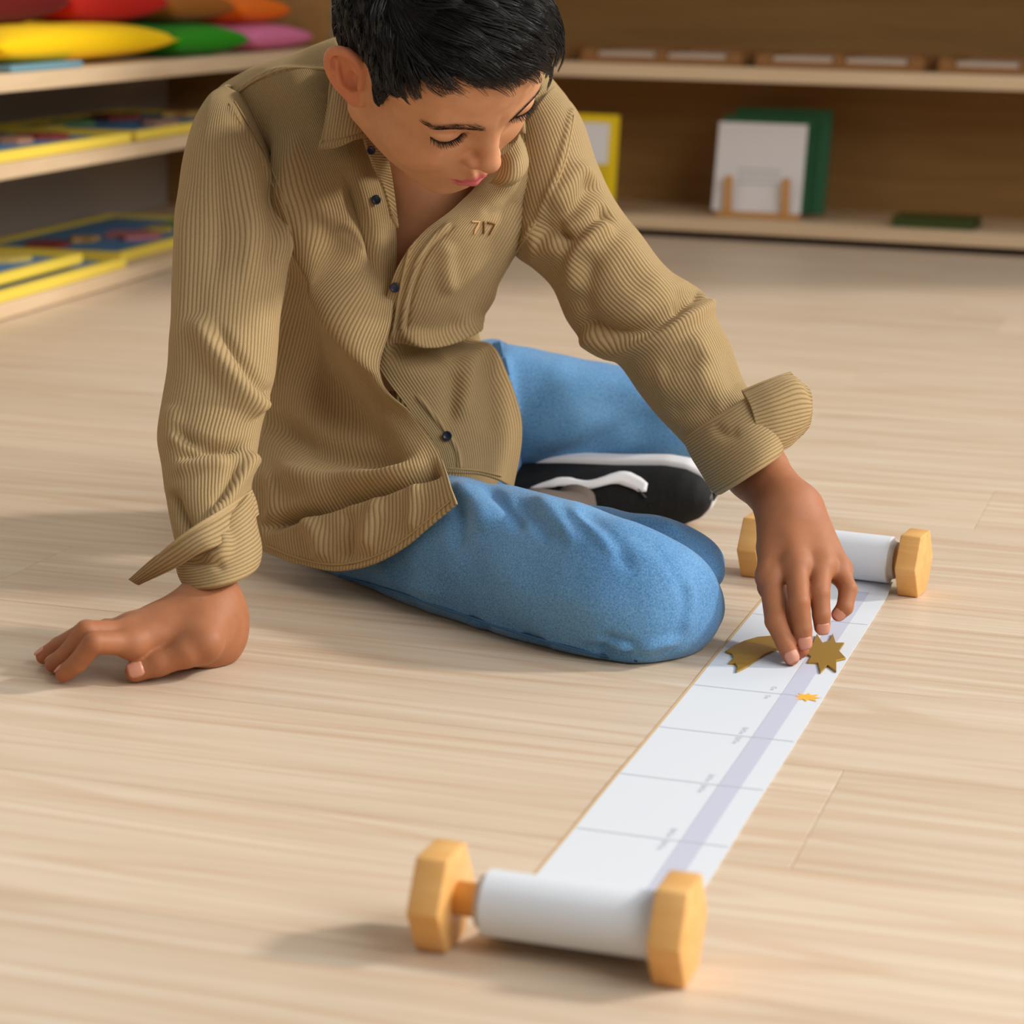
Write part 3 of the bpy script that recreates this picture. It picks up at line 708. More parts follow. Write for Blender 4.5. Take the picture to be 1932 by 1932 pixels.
b.inputs['Subsurface Weight'].default_value = 0.12; b.inputs['Subsurface Radius'].default_value = (0.006, 0.0025, 0.0012); b.inputs['Subsurface Scale'].default_value = 1.0
nz2 = N.new('ShaderNodeTexNoise'); nz2.inputs['Scale'].default_value = 900; L.new(tc_.outputs['Object'], nz2.inputs['Vector'])
bp_ = N.new('ShaderNodeBump'); bp_.inputs['Strength'].default_value = 0.12; bp_.inputs['Distance'].default_value = 0.0004; L.new(nz2.outputs[0], bp_.inputs['Height']); L.new(bp_.outputs[0], b.inputs['Normal'])
body_me = np_mesh('person', bV, bQ)
person = link('person', body_me, M_skin)
tag(person, 'boy in tan corduroy shirt and blue jeans, sitting on the floor and reaching out', 'person')
# pigment: lips, ears, nails, knuckles
sk = np.array(srgb(206, 147, 106)[:3]); tint = np.tile(sk, (len(bV), 1))
def blend(w, col):
    global tint
    w = np.clip(w, 0, 1)[:, None]; tint = tint * (1 - w) + np.array(srgb(*col)[:3]) * w
hp = to_head(bV.astype(np.float32)); near = (np.abs(hp) < 0.12).all(1)
ax = np.abs(hp[:, 0])
lipmid = -0.0572 - 0.0 * ax
fz = (hp[:, 1] > 0.068) & near
edge_u = np.interp(ax, [0, 0.0045, 0.012, 0.0215], [-0.0505, -0.0490, -0.0518, -0.0568]); edge_l = np.interp(ax, [0, 0.011, 0.0215], [-0.0672, -0.0650, -0.0580])
inl = np.minimum(edge_u - hp[:, 2], hp[:, 2] - edge_l)
blend(np.where(fz & (ax < 0.0215), np.clip(inl / 0.0012, 0, 1) * 0.9, 0), (204, 98, 104))
blend(np.where(near & (ax > 0.071) & (np.abs(hp[:, 1] + 0.008) < 0.035) & (np.abs(hp[:, 2] + 0.006) < 0.042), 0.45, 0), (206, 108, 76))
dch = np.sqrt((ax - 0.036) ** 2 + (hp[:, 1] - 0.06) ** 2 + (hp[:, 2] + 0.03) ** 2); blend(np.where(near, 0.25 * np.exp(-(dch / 0.02) ** 2), 0), (200, 108, 80))
dtp = np.sqrt(hp[:, 0] ** 2 + (hp[:, 1] - 0.10) ** 2 + (hp[:, 2] + 0.028) ** 2); blend(np.where(near, 0.2 * np.exp(-(dtp / 0.014) ** 2), 0), (204, 112, 84))
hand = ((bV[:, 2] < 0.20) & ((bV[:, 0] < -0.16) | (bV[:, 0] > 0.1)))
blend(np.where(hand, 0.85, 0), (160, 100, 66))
NAILS = []
for J, side in ((RHJ, 'R'), (LHJ, 'L')):
    for n in ('thumb', 'index', 'middle', 'ring', 'pinky'):
        tip, pre = J[n][3], J[n][2]; dn = tip - pre; dn /= np.linalg.norm(dn)
        dd = np.sqrt(((bV - (tip + dn * 0.003)) ** 2).sum(1)); blend(0.5 * np.exp(-(dd / 0.008) ** 2), (212, 122, 96))
        dj = np.sqrt(((bV - J[n][1]) ** 2).sum(1)); blend(0.25 * np.exp(-(dj / 0.009) ** 2), (150, 84, 52))
        # outward (nail side) direction
        if side == 'R': o_ = np.array([0.0, 0.0, 1.0]) if n != 'thumb' else np.array([-0.1, -0.85, 0.55])
        else: o_ = -Fv * 0.9 + np.array([0, 0, 0.15]) if n != 'thumb' else np.array([-0.6, 0.3, 0.2])
        o_ = o_ - dn * (o_ @ dn); o_ /= np.linalg.norm(o_); NAILS.append((tip, dn, o_, FR[n][3]))
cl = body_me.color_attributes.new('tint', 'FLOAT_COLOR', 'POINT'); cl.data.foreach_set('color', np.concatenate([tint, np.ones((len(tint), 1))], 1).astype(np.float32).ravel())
M_nail = plain_mat('fingernail', srgb(206, 142, 118), 0.35, 0.45)
for tip, dn, o_, r in NAILS:
    w = np.cross(dn, o_); V = []; Fc = []; nu, nv = 7, 9
    for i in range(nu):
        t = i / (nu - 1)                       # along the nail
        for j in range(nv):
            a = (-1 + 2 * j / (nv - 1)) * 0.95; wd = 1.0 - 0.35 * max(0, (t - 0.7) / 0.3) ** 2 - 0.25 * max(0, (0.3 - t) / 0.3) ** 2
            rr = r * 1.035
            V.append(tip + dn * ((-0.75 + 1.45 * t) * r) + (o_ * math.cos(a * wd) + w * math.sin(a * wd)) * rr * (1 - 0.10 * max(0, t - 0.5) ** 1.0 * 2))
    for i in range(nu - 1):
        for j in range(nv - 1): Fc.append((i * nv + j, i * nv + j + 1, (i + 1) * nv + j + 1, (i + 1) * nv + j))
    nl = link('fingernail', mesh_np('fingernail', V, Fc), M_nail, person, smooth=True)
    s_ = nl.modifiers.new('thickness', 'SOLIDIFY'); s_.thickness = 0.0006; s_.offset = 0
# ------------------------------------------------------------------ cloth tools
def poly_dist(Q, poly):
    """signed distance (px) to a polyline and position 0..1 along it"""
    poly = np.asarray(poly, float); seg = np.diff(poly, axis=0); ln = np.linalg.norm(seg, axis=1); cum = np.r_[0, np.cumsum(ln)]
    best = np.full(len(Q), 1e9); sgn = np.zeros(len(Q)); tt = np.zeros(len(Q))
    for k in range(len(seg)):
        v = Q - poly[k]; t = np.clip((v @ seg[k]) / (ln[k] ** 2), 0, 1); d = v - t[:, None] * seg[k]; dd = np.linalg.norm(d, axis=1)
        cr = seg[k][0] * v[:, 1] - seg[k][1] * v[:, 0]; m = dd < best
        best[m] = dd[m]; sgn[m] = np.sign(cr[m]); tt[m] = (cum[k] + t[m] * ln[k]) / cum[-1]
    return best, sgn, tt
def smooth_poly(poly, n=24):
    return cr_interp(np.asarray(poly, float), np.linspace(0, len(poly) - 1, n))
def grid_normals(V, closed):
    """V (n,m,3)"""
    du = np.roll(V, -1, 1) - np.roll(V, 1, 1) if closed else np.gradient(V, axis=1)
    dv = np.gradient(V, axis=0); n = np.cross(du, dv); return n / (np.linalg.norm(n, axis=-1, keepdims=True) + 1e-12)
def apply_folds(V, folds, closed, front_only=True):
    """folds: (poly px, amp m, width px one side, width px other side); modelled as ridges / grooves along the cloth normal"""
    sh = V.shape; N = grid_normals(V, closed); view = Cv - V; view /= np.linalg.norm(view, axis=-1, keepdims=True)
    f = (N * view).sum(-1); N = np.where((f < 0)[..., None], -N, N) if not closed else N
    if closed and np.mean((N * (V - V.mean(1, keepdims=True))).sum(-1)) < 0: N = -N; 
    f = (N * view).sum(-1); wt = np.clip((f + 0.15) / 0.4, 0, 1).ravel() if front_only else np.ones(f.size)
    Q = projv(V.reshape(-1, 3)); disp = np.zeros(len(Q))
    for fo in folds:
        poly, amp, w1, w2 = fo[:4]
        d, s, t = poly_dist(Q, smooth_poly(poly)); w = np.where(s > 0, w1, w2)
        ends = fo[4] if len(fo) > 4 else (0.25, 0.25)
        tp = np.clip(t / max(ends[0], 1e-3), 0, 1) * np.clip((1 - t) / max(ends[1], 1e-3), 0, 1); tp = tp * tp * (3 - 2 * tp)
        disp += amp * np.exp(-(d / w) ** 2) * tp
    return (V.reshape(-1, 3) + N.reshape(-1, 3) * (disp * wt)[:, None]).reshape(sh)
def soft_noise(V, amp, sc, seed):
    from mathutils import noise as mn
    o = np.array([seed * 3.1, seed * 1.7, seed * 2.3]); sh = V.shape; F_ = V.reshape(-1, 3)
    k = np.array([mn.noise(Vector(p * sc + o)) for p in F_]); return (k * amp).reshape(sh[:-1])

def grid_obj(name, V, closed, m, parent, uv, cap=False, thick=0.0, keep=None):
    n, k = V.shape[:2]; idx = np.arange(n * k).reshape(n, k); 
    j2 = np.roll(idx, -1, 1) if closed else idx[:, 1:]; j1 = idx if closed else idx[:, :-1]
    Q = np.stack([j1[:-1], j2[:-1], j2[1:], j1[1:]], -1).reshape(-1, 4)
    if keep is not None:
        c = V.reshape(-1, 3)[Q].mean(1); Q = Q[keep(c)]
    me = np_mesh(name, V.reshape(-1, 3), Q)
    lay = me.uv_layers.new(name='UVMap'); ncol = k
    # per-loop uv so that the seam of a tube does not smear
    li = np.empty(len(me.loops), np.int32); me.loops.foreach_get('vertex_index', li); U = uv.reshape(-1, 2)[li].copy()
    if closed:
        span = uv[0, -1, 0] + (uv[0, 1, 0] - uv[0, 0, 0]); q4 = (U[:, 0].reshape(-1, 4)); big = q4.max(1) - q4.min(1) > span * 0.5
        q4[big] = np.where(q4[big] < span * 0.5, q4[big] + span, q4[big]); U[:, 0] = q4.ravel()
    lay.data.foreach_set('uv', U.astype(np.float32).ravel())
    o = link(name, me, m, parent, smooth=True)
    if thick:
        s = o.modifiers.new('thickness', 'SOLIDIFY'); s.thickness = thick; s.offset = 0
    return o
RIB = 0.0033
def tube(name, st, m, parent, nr=90, ns=120, folds=(), power=2.0, ribs=True, around=False, capend=False, thick=0.0, noise=0.0, seed=1, keep=None, base=None, tk=0.55, tdir=None):
    """st rows: Ax, Ay, Bx, By, z, depth-radius"""
    S = cr_interp(np.asarray(st, float), np.linspace(0, len(st) - 1, nr)); V = np.zeros((nr, ns, 3)); th = np.arange(ns) / ns * 2 * math.pi
    A = np.array([P(s[0], s[1], s[4]) for s in S]); B = np.array([P(s[2], s[3], s[4]) for s in S]); C = (A + B) / 2; T = np.gradient(C, axis=0)
    for i in range(nr):
        a = (B[i] - A[i]) / 2; T[i] -= Fv * (T[i] @ Fv) * tk; tv = T[i] if tdir is None else np.asarray(tdir, float); t = tv - a * (tv @ a) / (a @ a); dv = np.cross(a, t); dv /= np.linalg.norm(dv) + 1e-12
        if dv @ Fv > 0: dv = -dv                       # towards the camera
        ct, sn = np.cos(th), np.sin(th); e = 2 / power
        x = np.sign(ct) * np.abs(ct) ** e; y = np.sign(sn) * np.abs(sn) ** e
        V[i] = C[i] + x[:, None] * a + y[:, None] * dv * S[i][5]
    # orient so that grid normals point outwards
    if folds: V = apply_folds(V, folds, True)
    if noise:
        N = grid_normals(V, True); N = N if ((N * (V - C[:, None])).sum(-1)).mean() > 0 else -N
        V = V + N * soft_noise(V, noise, 28, seed)[..., None]
    if base is not None: V[..., 2] = np.maximum(V[..., 2], base)
    circ = np.linalg.norm(np.diff(np.concatenate([V, V[:, :1]], 1), axis=1), axis=-1).sum(1).mean(); nrib = round(circ / RIB)
    ln = np.r_[0, np.cumsum(np.linalg.norm(np.diff(C, axis=0), axis=1))]
    uv = np.zeros((nr, ns, 2)); uv[..., 0] = np.arange(ns)[None] / ns * nrib; uv[..., 1] = (ln / RIB)[:, None]
    if around: uv = uv[..., ::-1].copy(); 
    if capend:
        pass
    o = grid_obj(name, V, not around or True, m, parent, uv, thick=thick, keep=keep) if not around else grid_obj_around(name, V, m, parent, uv, thick, keep)
    return o, V
def grid_obj_around(name, V, m, parent, uv, thick, keep):
    V2 = np.concatenate([V, V[:, :1]], 1); u2 = np.concatenate([uv, uv[:, :1]], 1); u2[:, -1, 1] = u2[:, -2, 1] + (u2[:, 1, 1] - u2[:, 0, 1])
    return grid_obj(name, V2, False, m, parent, u2, thick=thick, keep=keep)
def patch(name, net, m, parent, nu=140, nv=120, folds=(), thick=0.0018, ribdir=0, noise=0.0, seed=1, ribtilt=0.0):
    """net rows of (px, py, z); rows downwards, columns to the right"""
    net = np.asarray(net, float); a = cr_interp(net, np.linspace(0, net.shape[0] - 1, nu)); a = cr_interp(a.transpose(1, 0, 2), np.linspace(0, net.shape[1] - 1, nv)).transpose(1, 0, 2)
    V = Cv + (Fv + Rv * ((a[..., 0:1] - 966) / FPX) - Uv * ((a[..., 1:2] - 966) / FPX)) * a[..., 2:3]
    if folds: V = apply_folds(V, folds, False)
    if noise: 
        N = grid_normals(V, False); V = V + N * soft_noise(V, noise, 30, seed)[..., None]
    wu = np.linalg.norm(np.diff(V, axis=1), axis=-1).sum(1).mean(); wv = np.linalg.norm(np.diff(V, axis=0), axis=-1).sum(0).mean()
    uu = np.linspace(0, wu / RIB, nv)[None, :] * np.ones((nu, 1)); vv = np.linspace(0, wv / RIB, nu)[:, None] * np.ones((1, nv))
    uv = np.stack([uu + ribtilt * vv, vv], -1) if ribdir == 0 else np.stack([vv + ribtilt * uu, uu], -1)
    return grid_obj(name, V, False, m, parent, uv, thick=thick), V
def surf_at(V, px, py):
    q = projv(V.reshape(-1, 3)); d = ((q - [px, py]) ** 2).sum(1); z = (V.reshape(-1, 3) - Cv) @ Fv
    m = d < d.min() + 9; i = np.where(m)[0][np.argmin(z[m])]; n = grid_normals(V, False).reshape(-1, 3)[i]
    if n @ (Cv - V.reshape(-1, 3)[i]) < 0: n = -n
    return P(px, py, z[i]), n

# corduroy: rounded wales along v, counted by u
def corduroy(name, hi, lo):
    m, N, L, b = mat_new(name, hi, 0.85, 0.12)
    uvn = N.new('ShaderNodeUVMap'); uvn.uv_map = 'UVMap'; sx = N.new('ShaderNodeSeparateXYZ'); L.new(uvn.outputs[0], sx.inputs[0])
    nw = N.new('ShaderNodeTexNoise'); nw.inputs['Scale'].default_value = 0.6; nw.inputs['Detail'].default_value = 2; L.new(uvn.outputs[0], nw.inputs['Vector'])
    w = math_node(N, L, 'MULTIPLY', nw.outputs[0], 0.10); u = math_node(N, L, 'ADD', sx.outputs[0], w)
    ph = math_node(N, L, 'MULTIPLY', u, 2 * math.pi); sn = math_node(N, L, 'SINE', ph); h = math_node(N, L, 'MULTIPLY_ADD', sn, 0.5)
    h.node.inputs[2].default_value = 0.5
    hp_ = math_node(N, L, 'POWER', h, 0.6)
    r = ramp(N, [(0.0, lo), (0.75, hi)]); L.new(hp_, r.inputs[0])  # furrows between the wales get their shade painted into the colour
    tc = N.new('ShaderNodeTexCoord'); nf = N.new('ShaderNodeTexNoise'); nf.inputs['Scale'].default_value = 700; L.new(tc.outputs['Object'], nf.inputs['Vector'])
    mx = N.new('ShaderNodeMix'); mx.data_type = 'RGBA'; mx.blend_type = 'MULTIPLY'; mx.inputs['Factor'].default_value = 0.25; L.new(r.outputs[0], mx.inputs['A']); L.new(nf.outputs[0], mx.inputs['B'])
    L.new(mx.outputs['Result'], b.inputs['Base Color'])
    bp = N.new('ShaderNodeBump'); bp.inputs['Strength'].default_value = 0.6; bp.inputs['Distance'].default_value = 0.0009; L.new(hp_, bp.inputs['Height'])
    b2 = N.new('ShaderNodeBump'); b2.inputs['Strength'].default_value = 0.2; b2.inputs['Distance'].default_value = 0.0006; L.new(nf.outputs[0], b2.inputs['Height']); L.new(bp.outputs[0], b2.inputs['Normal']); L.new(b2.outputs[0], b.inputs['Normal'])
    b.inputs['Sheen Weight'].default_value = 0.25; b.inputs['Sheen Roughness'].default_value = 0.5; b.inputs['Sheen Tint'].default_value = srgb(230, 205, 160)
    return m
M_cord = corduroy('tan_corduroy', srgb(186, 158, 114), srgb(146, 119, 78))
def denim(name, c0, c1):
    m, N, L, b = mat_new(name, c0, 0.8, 0.15); tc = N.new('ShaderNodeTexCoord')
    n1 = N.new('ShaderNodeTexNoise'); n1.inputs['Scale'].default_value = 9; n1.inputs['Detail'].default_value = 3; L.new(tc.outputs['Object'], n1.inputs['Vector'])
    n2 = N.new('ShaderNodeTexNoise'); n2.inputs['Scale'].default_value = 800; n2.inputs['Detail'].default_value = 3; L.new(tc.outputs['Object'], n2.inputs['Vector'])
    s = math_node(N, L, 'MULTIPLY', n2.outputs[0], 0.75); s2 = math_node(N, L, 'MULTIPLY', n1.outputs[0], 0.45); s3 = math_node(N, L, 'ADD', s, s2)
    r = ramp(N, [(0.36, c1), (0.80, c0)]); L.new(s3, r.inputs[0]); L.new(r.outputs[0], b.inputs['Base Color'])
    bp = N.new('ShaderNodeBump'); bp.inputs['Strength'].default_value = 0.3; bp.inputs['Distance'].default_value = 0.0006; L.new(n2.outputs[0], bp.inputs['Height']); L.new(bp.outputs[0], b.inputs['Normal'])
    b.inputs['Sheen Weight'].default_value = 0.15
    return m
M_denim = denim('blue_denim', srgb(116, 166, 208), srgb(48, 100, 152))
M_denim_seam = denim('denim_seam', srgb(100, 146, 188), srgb(42, 86, 132))
M_btn = plain_mat('navy_button', srgb(24, 32, 52), 0.3, 0.5)

# ------------------------------------------------------------------ jeans
zg = lambda x, y, h: dep(PH(x, y, h))
def gst(ax, ay, bx, by, h, r): return (ax, ay, bx, by, zg((ax + bx) / 2, (ay + by) / 2, h), r)
def bst(ax, ay, bx, by, r, dz=0.035): return (ax, ay, bx, by, dep(PH(bx, by, 0.0)) + dz, r)
jeans, VJ = tube('jeans', [bst(620, 910, 530, 1045, 0.04), bst(690, 890, 600, 1078, 0.050), bst(795, 888, 695, 1114, 0.054), bst(888, 905, 815, 1162, 0.055), bst(990, 922, 945, 1202, 0.056),
    bst(1090, 950, 1078, 1239, 0.055), bst(1178, 978, 1185, 1260, 0.053), bst(1246, 1010, 1262, 1248, 0.050, 0.030), bst(1292, 1062, 1304, 1212, 0.036, 0.012), bst(1318, 1112, 1324, 1166, 0.012, -0.02)],
    M_denim, person, nr=150, ns=150, power=2.25, noise=0.0022, seed=4,
    folds=[([(850, 905), (905, 960), (920, 1010)], 0.006, 14, 20), ([(905, 905), (960, 965), (985, 1010)], -0.007, 10, 16), ([(1000, 925), (1060, 990), (1090, 1040)], 0.005, 12, 18), ([(1060, 950), (1130, 1010), (1170, 1060)], 0.005, 10, 16),
           ([(960, 925), (1010, 985), (1040, 1030)], -0.005, 10, 14), ([(760, 905), (800, 950), (806, 1000)], 0.005, 12, 12), ([(1210, 1225), (1160, 1235), (1120, 1215)], -0.006, 8, 10), ([(1290, 1205), (1240, 1215), (1190, 1225), (1150, 1205)], 0.005, 10, 10),
           ([(640, 1085), (720, 1105), (850, 1150), (1000, 1198), (1130, 1232)], 0.0016, 4, 4), ([(1180, 1000), (1250, 1050), (1290, 1130), (1270, 1200)], -0.0016, 10, 14), ([(700, 1060), (760, 1100), (850, 1130)], 0.003, 14, 14), ([(1085, 955), (1150, 1015), (1200, 1090)], -0.004, 12, 14), ([(1225, 1245), (1190, 1215), (1120, 1200)], -0.005, 8, 8), ([(1150, 1250), (1130, 1228), (1090, 1215)], -0.004, 6, 6), ([(860, 930), (870, 990), (860, 1040)], -0.005, 12, 12), ([(1040, 1228), (1020, 1205), (980, 1190)], -0.003, 6, 6), ([(930, 1195), (915, 1178), (880, 1160)], -0.003, 6, 6), ([(1290, 1080), (1305, 1130), (1290, 1200)], 0.003, 8, 10), ([(880, 1080), (980, 1110), (1100, 1130), (1200, 1110)], 0.003, 40, 40)], base=0.0012)
jeans.name = 'jeans'
def jtube(nm, st, **k): return tube(nm, st, k.pop('mat', M_denim), jeans, **k)[0]
jtube('calf_leg', [gst(1330, 1092, 1328, 1104, 0.05, 0.004), gst(1312, 1030, 1316, 1120, 0.05, 0.026), gst(1270, 984, 1280, 1110, 0.052, 0.036), gst(1160, 962, 1160, 1085, 0.050, 0.040), gst(1080, 950, 1080, 1060, 0.050, 0.038), gst(1000, 935, 1000, 1040, 0.050, 0.036)], nr=70, ns=90, base=0.0012, noise=0.002, seed=7,
      folds=[([(1180, 985), (1240, 985), (1290, 1010)], 0.004, 8, 8)], mat=M_denim)
ZL = 2.39
jtube('thigh_leg', [(880, 690, 860, 880, ZL + 0.02, 0.06), (925, 652, 930, 888, ZL, 0.066), (985, 656, 1000, 893, ZL, 0.068), (1080, 674, 1100, 895, ZL, 0.068), (1180, 690, 1200, 888, ZL, 0.064), (1280, 705, 1300, 872, ZL - 0.01, 0.058), (1350, 728, 1365, 845, ZL - 0.02, 0.046), (1390, 758, 1397, 815, ZL - 0.02, 0.026), (1404, 778, 1408, 796, ZL - 0.02, 0.008), (1407, 785, 1409, 789, ZL - 0.02, 0.002)], nr=90, ns=110, power=2.2, noise=0.003, seed=9,
      folds=[([(950, 660), (960, 740), (975, 800)], 0.006, 12, 10), ([(1010, 880), (1100, 850), (1200, 800), (1280, 770)], -0.006, 24, 20), ([(1020, 740), (1120, 720), (1240, 740)], 0.004, 30, 30)])
jtube('shin_leg', [(1398, 808, 1397, 812, ZL + 0.05, 0.003), (1385, 775, 1380, 850, ZL + 0.05, 0.03), (1300, 800, 1300, 880, ZL + 0.06, 0.04), (1180, 820, 1180, 895, ZL + 0.05, 0.04), (1060, 830, 1060, 905, ZL + 0.04, 0.04), (940, 830, 940, 915, ZL + 0.02, 0.04)], nr=50, ns=70)
jtube('waistband', [(915, 642, 905, 770, ZL + 0.01, 0.066), (938, 640, 940, 780, ZL + 0.004, 0.074), (956, 648, 962, 800, ZL + 0.002, 0.074)], nr=20, ns=80, mat=M_denim_seam)
def seat_sdf(p):
    d = s_cap(p, P(660, 985, 2.20), P(905, 800, 2.40), 0.055, 0.062); d = smin(d, s_ell(p, P(760, 900, 2.35), (0.105, 0.085, 0.085)), 0.04); return smax(d, 0.0015 - p[:, 2], 0.004)
sV, sQ = surface_nets(seat_sdf, np.array([-0.30, 2.02, -0.004]), np.array([0.10, 2.56, 0.30]), 0.006)
link('seat', np_mesh('seat', relax(sV, sQ, 2), sQ), M_denim, jeans, smooth=True)
for x, y in ((942, 668), (952, 698)):
    q = P(x, y, ZL - 0.070); bl = box('belt_loop', -0.004, 0.004, -0.002, 0.002, -0.013, 0.013, M_denim_seam, jeans, bev=0.0008); bl.location = tuple(q); bl.rotation_euler = (0.2, -0.25, 0)

# ------------------------------------------------------------------ shirt: the back and sides
vee = np.array([(640, 60), (1005, 60), (1000, 230), (930, 330), (900, 395), (760, 500), (738, 470), (720, 330), (690, 270), (640, 190)], float)
def in_poly(Q, poly):
    c = np.zeros(len(Q), bool); n = len(poly)
    for i in range(n):
        a, b = poly[i], poly[(i + 1) % n]; cond = ((a[1] > Q[:, 1]) != (b[1] > Q[:, 1])); xs = (b[0] - a[0]) * (Q[:, 1] - a[1]) / (b[1] - a[1] + 1e-12) + a[0]; c ^= cond & (Q[:, 0] < xs)
    return c
def keep_back(c):
    return ~(in_poly(projv(c), vee) & ((c - Cv) @ Fv < 2.125))
shirt, VSB = tube('shirt', [(500, 1030, 930, 930, 2.215, 0.085), (484, 930, 955, 850, 2.235, 0.088), (490, 820, 955, 760, 2.25, 0.088), (515, 680, 912, 660, 2.245, 0.085), (520, 560, 905, 600, 2.215, 0.082), (500, 440, 955, 490, 2.18, 0.078), (452, 320, 1030, 400, 2.15, 0.072),
    (404, 222, 1082, 270, 2.145, 0.066), (412, 172, 1078, 205, 2.14, 0.058), (470, 132, 1052, 160, 2.135, 0.052), (560, 100, 1018, 125, 2.13, 0.048), (636, 72, 985, 95, 2.13, 0.045)], M_cord, person, nr=130, ns=160, thick=0.0015, noise=0.002, seed=2, keep=keep_back,
    folds=[([(425, 192), (480, 152), (545, 130), (625, 135)], 0.0022, 4, 4, (0.01, 0.01))])
def stube(nm, st, **k): return tube(nm, st, M_cord, shirt, **k)
# his right front (image left)
zA = [2.060, 2.045, 2.032, 2.034, 2.062, 2.092, 2.084, 2.046, 2.030, 2.024]
colsA = [0.060, 0.018, 0.0, -0.004, 0.004]
pxA = [[(428, 196), (472, 160), (522, 140), (572, 130), (628, 136)], [(452, 262), (510, 240), (562, 226), (625, 232), (700, 262)], [(500, 350), (560, 340), (612, 336), (668, 338), (730, 345)], [(530, 450), (590, 442), (642, 440), (692, 446), (748, 455)],
       [(522, 560), (585, 556), (635, 560), (684, 577), (740, 600)], [(514, 680), (575, 680), (630, 684), (682, 690), (738, 698)], [(498, 800), (570, 800), (645, 795), (714, 786), (778, 782)], [(478, 900), (560, 908), (650, 900), (750, 880), (832, 858)],
       [(482, 985), (560, 1000), (650, 992), (755, 968), (852, 922)], [(498, 1040), (570, 1066), (650, 1077), (745, 1045), (862, 950)]]
netA = [[(x, y, zA[i] + colsA[j] * (0.7 if i < 2 else 1)) for j, (x, y) in enumerate(r)] for i, r in enumerate(pxA)]
for i in (1, 2, 3): netA[i][4] = netA[i][4][:2] + (zA[i] + 0.020,)
for i, dz in ((4, 0.032), (5, 0.048), (6, 0.040)): netA[i][4] = netA[i][4][:2] + (zA[i] - dz,); netA[i][3] = netA[i][3][:2] + (zA[i] - dz * 0.75,)
for i in (7,): netA[i][4] = netA[i][4][:2] + (zA[i] - 0.012,); netA[i][3] = netA[i][3][:2] + (zA[i] - 0.012,)
netA[7][4] = (828, 854, 2.000); netA[7][3] = (750, 880, 2.005); netA[8][4] = (852, 922, 1.945); netA[9][4] = (862, 950, 1.928); netA[9][3] = (745, 1045, 1.962); netA[8][3] = (755, 968, 1.972); netA[8][2] = (650, 992, 2.008); netA[9][2] = (650, 1077, 2.000)
FA = [([(505, 215), (560, 330), (600, 440), (640, 530), (690, 635), (745, 735), (800, 810), (835, 862)], 0.036, 17, 34, (0.25, 0.45)),
      ([(530, 420), (545, 520), (570, 620), (615, 720), (690, 810), (770, 850)], -0.016, 44, 34, (0.25, 0.15)),
      ([(655, 290), (660, 360), (690, 450), (715, 540)], -0.014, 22, 18, (0.3, 0.3)), ([(640, 420), (670, 455), (700, 500)], 0.006, 14, 10),
      ([(560, 240), (580, 330), (618, 430), (650, 520)], 0.006, 12, 12),
      ([(490, 770), (570, 830), (680, 862), (800, 868)], -0.016, 24, 24),
      ([(500, 870), (600, 912), (700, 905), (815, 868)], 0.014, 22, 20),
      ([(492, 1002), (560, 975), (650, 945), (740, 920), (835, 884)], -0.018, 8, 12, (0.1, 0.05)),
      ([(560, 968), (600, 1010), (612, 1068)], 0.006, 14, 14), ([(650, 955), (662, 1010), (650, 1070)], -0.005, 12, 14), ([(720, 935), (700, 990), (690, 1050)], 0.006, 14, 14), ([(790, 905), (780, 950), (775, 1010)], 0.004, 12, 12),
      ([(500, 880), (520, 940), (505, 1010)], 0.006, 12, 12), ([(520, 590), (520, 660), (512, 740)], 0.004, 16, 16)]
_, VA = patch('front_panel', netA, M_cord, shirt, 220, 190, FA, noise=0.0018, seed=3)
# his left front (image right), over the other one
pxB = [[(905, 225), (940, 190), (975, 170), (1010, 158), (1048, 166)], [(915, 325), (950, 295), (990, 268), (1032, 245), (1090, 224)], [(862, 390), (905, 378), (957, 355), (1007, 335), (1066, 322)], [(797, 440), (847, 440), (902, 430), (952, 425), (1012, 432)],
       [(752, 500), (802, 508), (857, 505), (912, 500), (968, 486)], [(724, 575), (772, 580), (827, 580), (877, 570), (926, 560)], [(694, 640), (748, 648), (802, 645), (857, 630), (908, 608)], [(722, 704), (785, 708), (840, 700), (892, 688), (944, 676)],
       [(776, 778), (833, 783), (885, 780), (932, 774), (976, 762)], [(820, 838), (862, 845), (902, 846), (942, 840), (983, 824)], [(838, 892), (870, 894), (905, 896), (940, 906), (967, 921)]]
zB = [2.09, 2.062, 2.032, 2.014, 2.018, 2.036, 2.060, 2.082, 2.082, 2.074, 2.068]
colsB = [0.0, 0.0, 0.008, 0.026, 0.062]
netB = [[(x, y, zB[i] + colsB[j] * (1.0 if i < 7 else 0.8)) for j, (x, y) in enumerate(r)] for i, r in enumerate(pxB)]
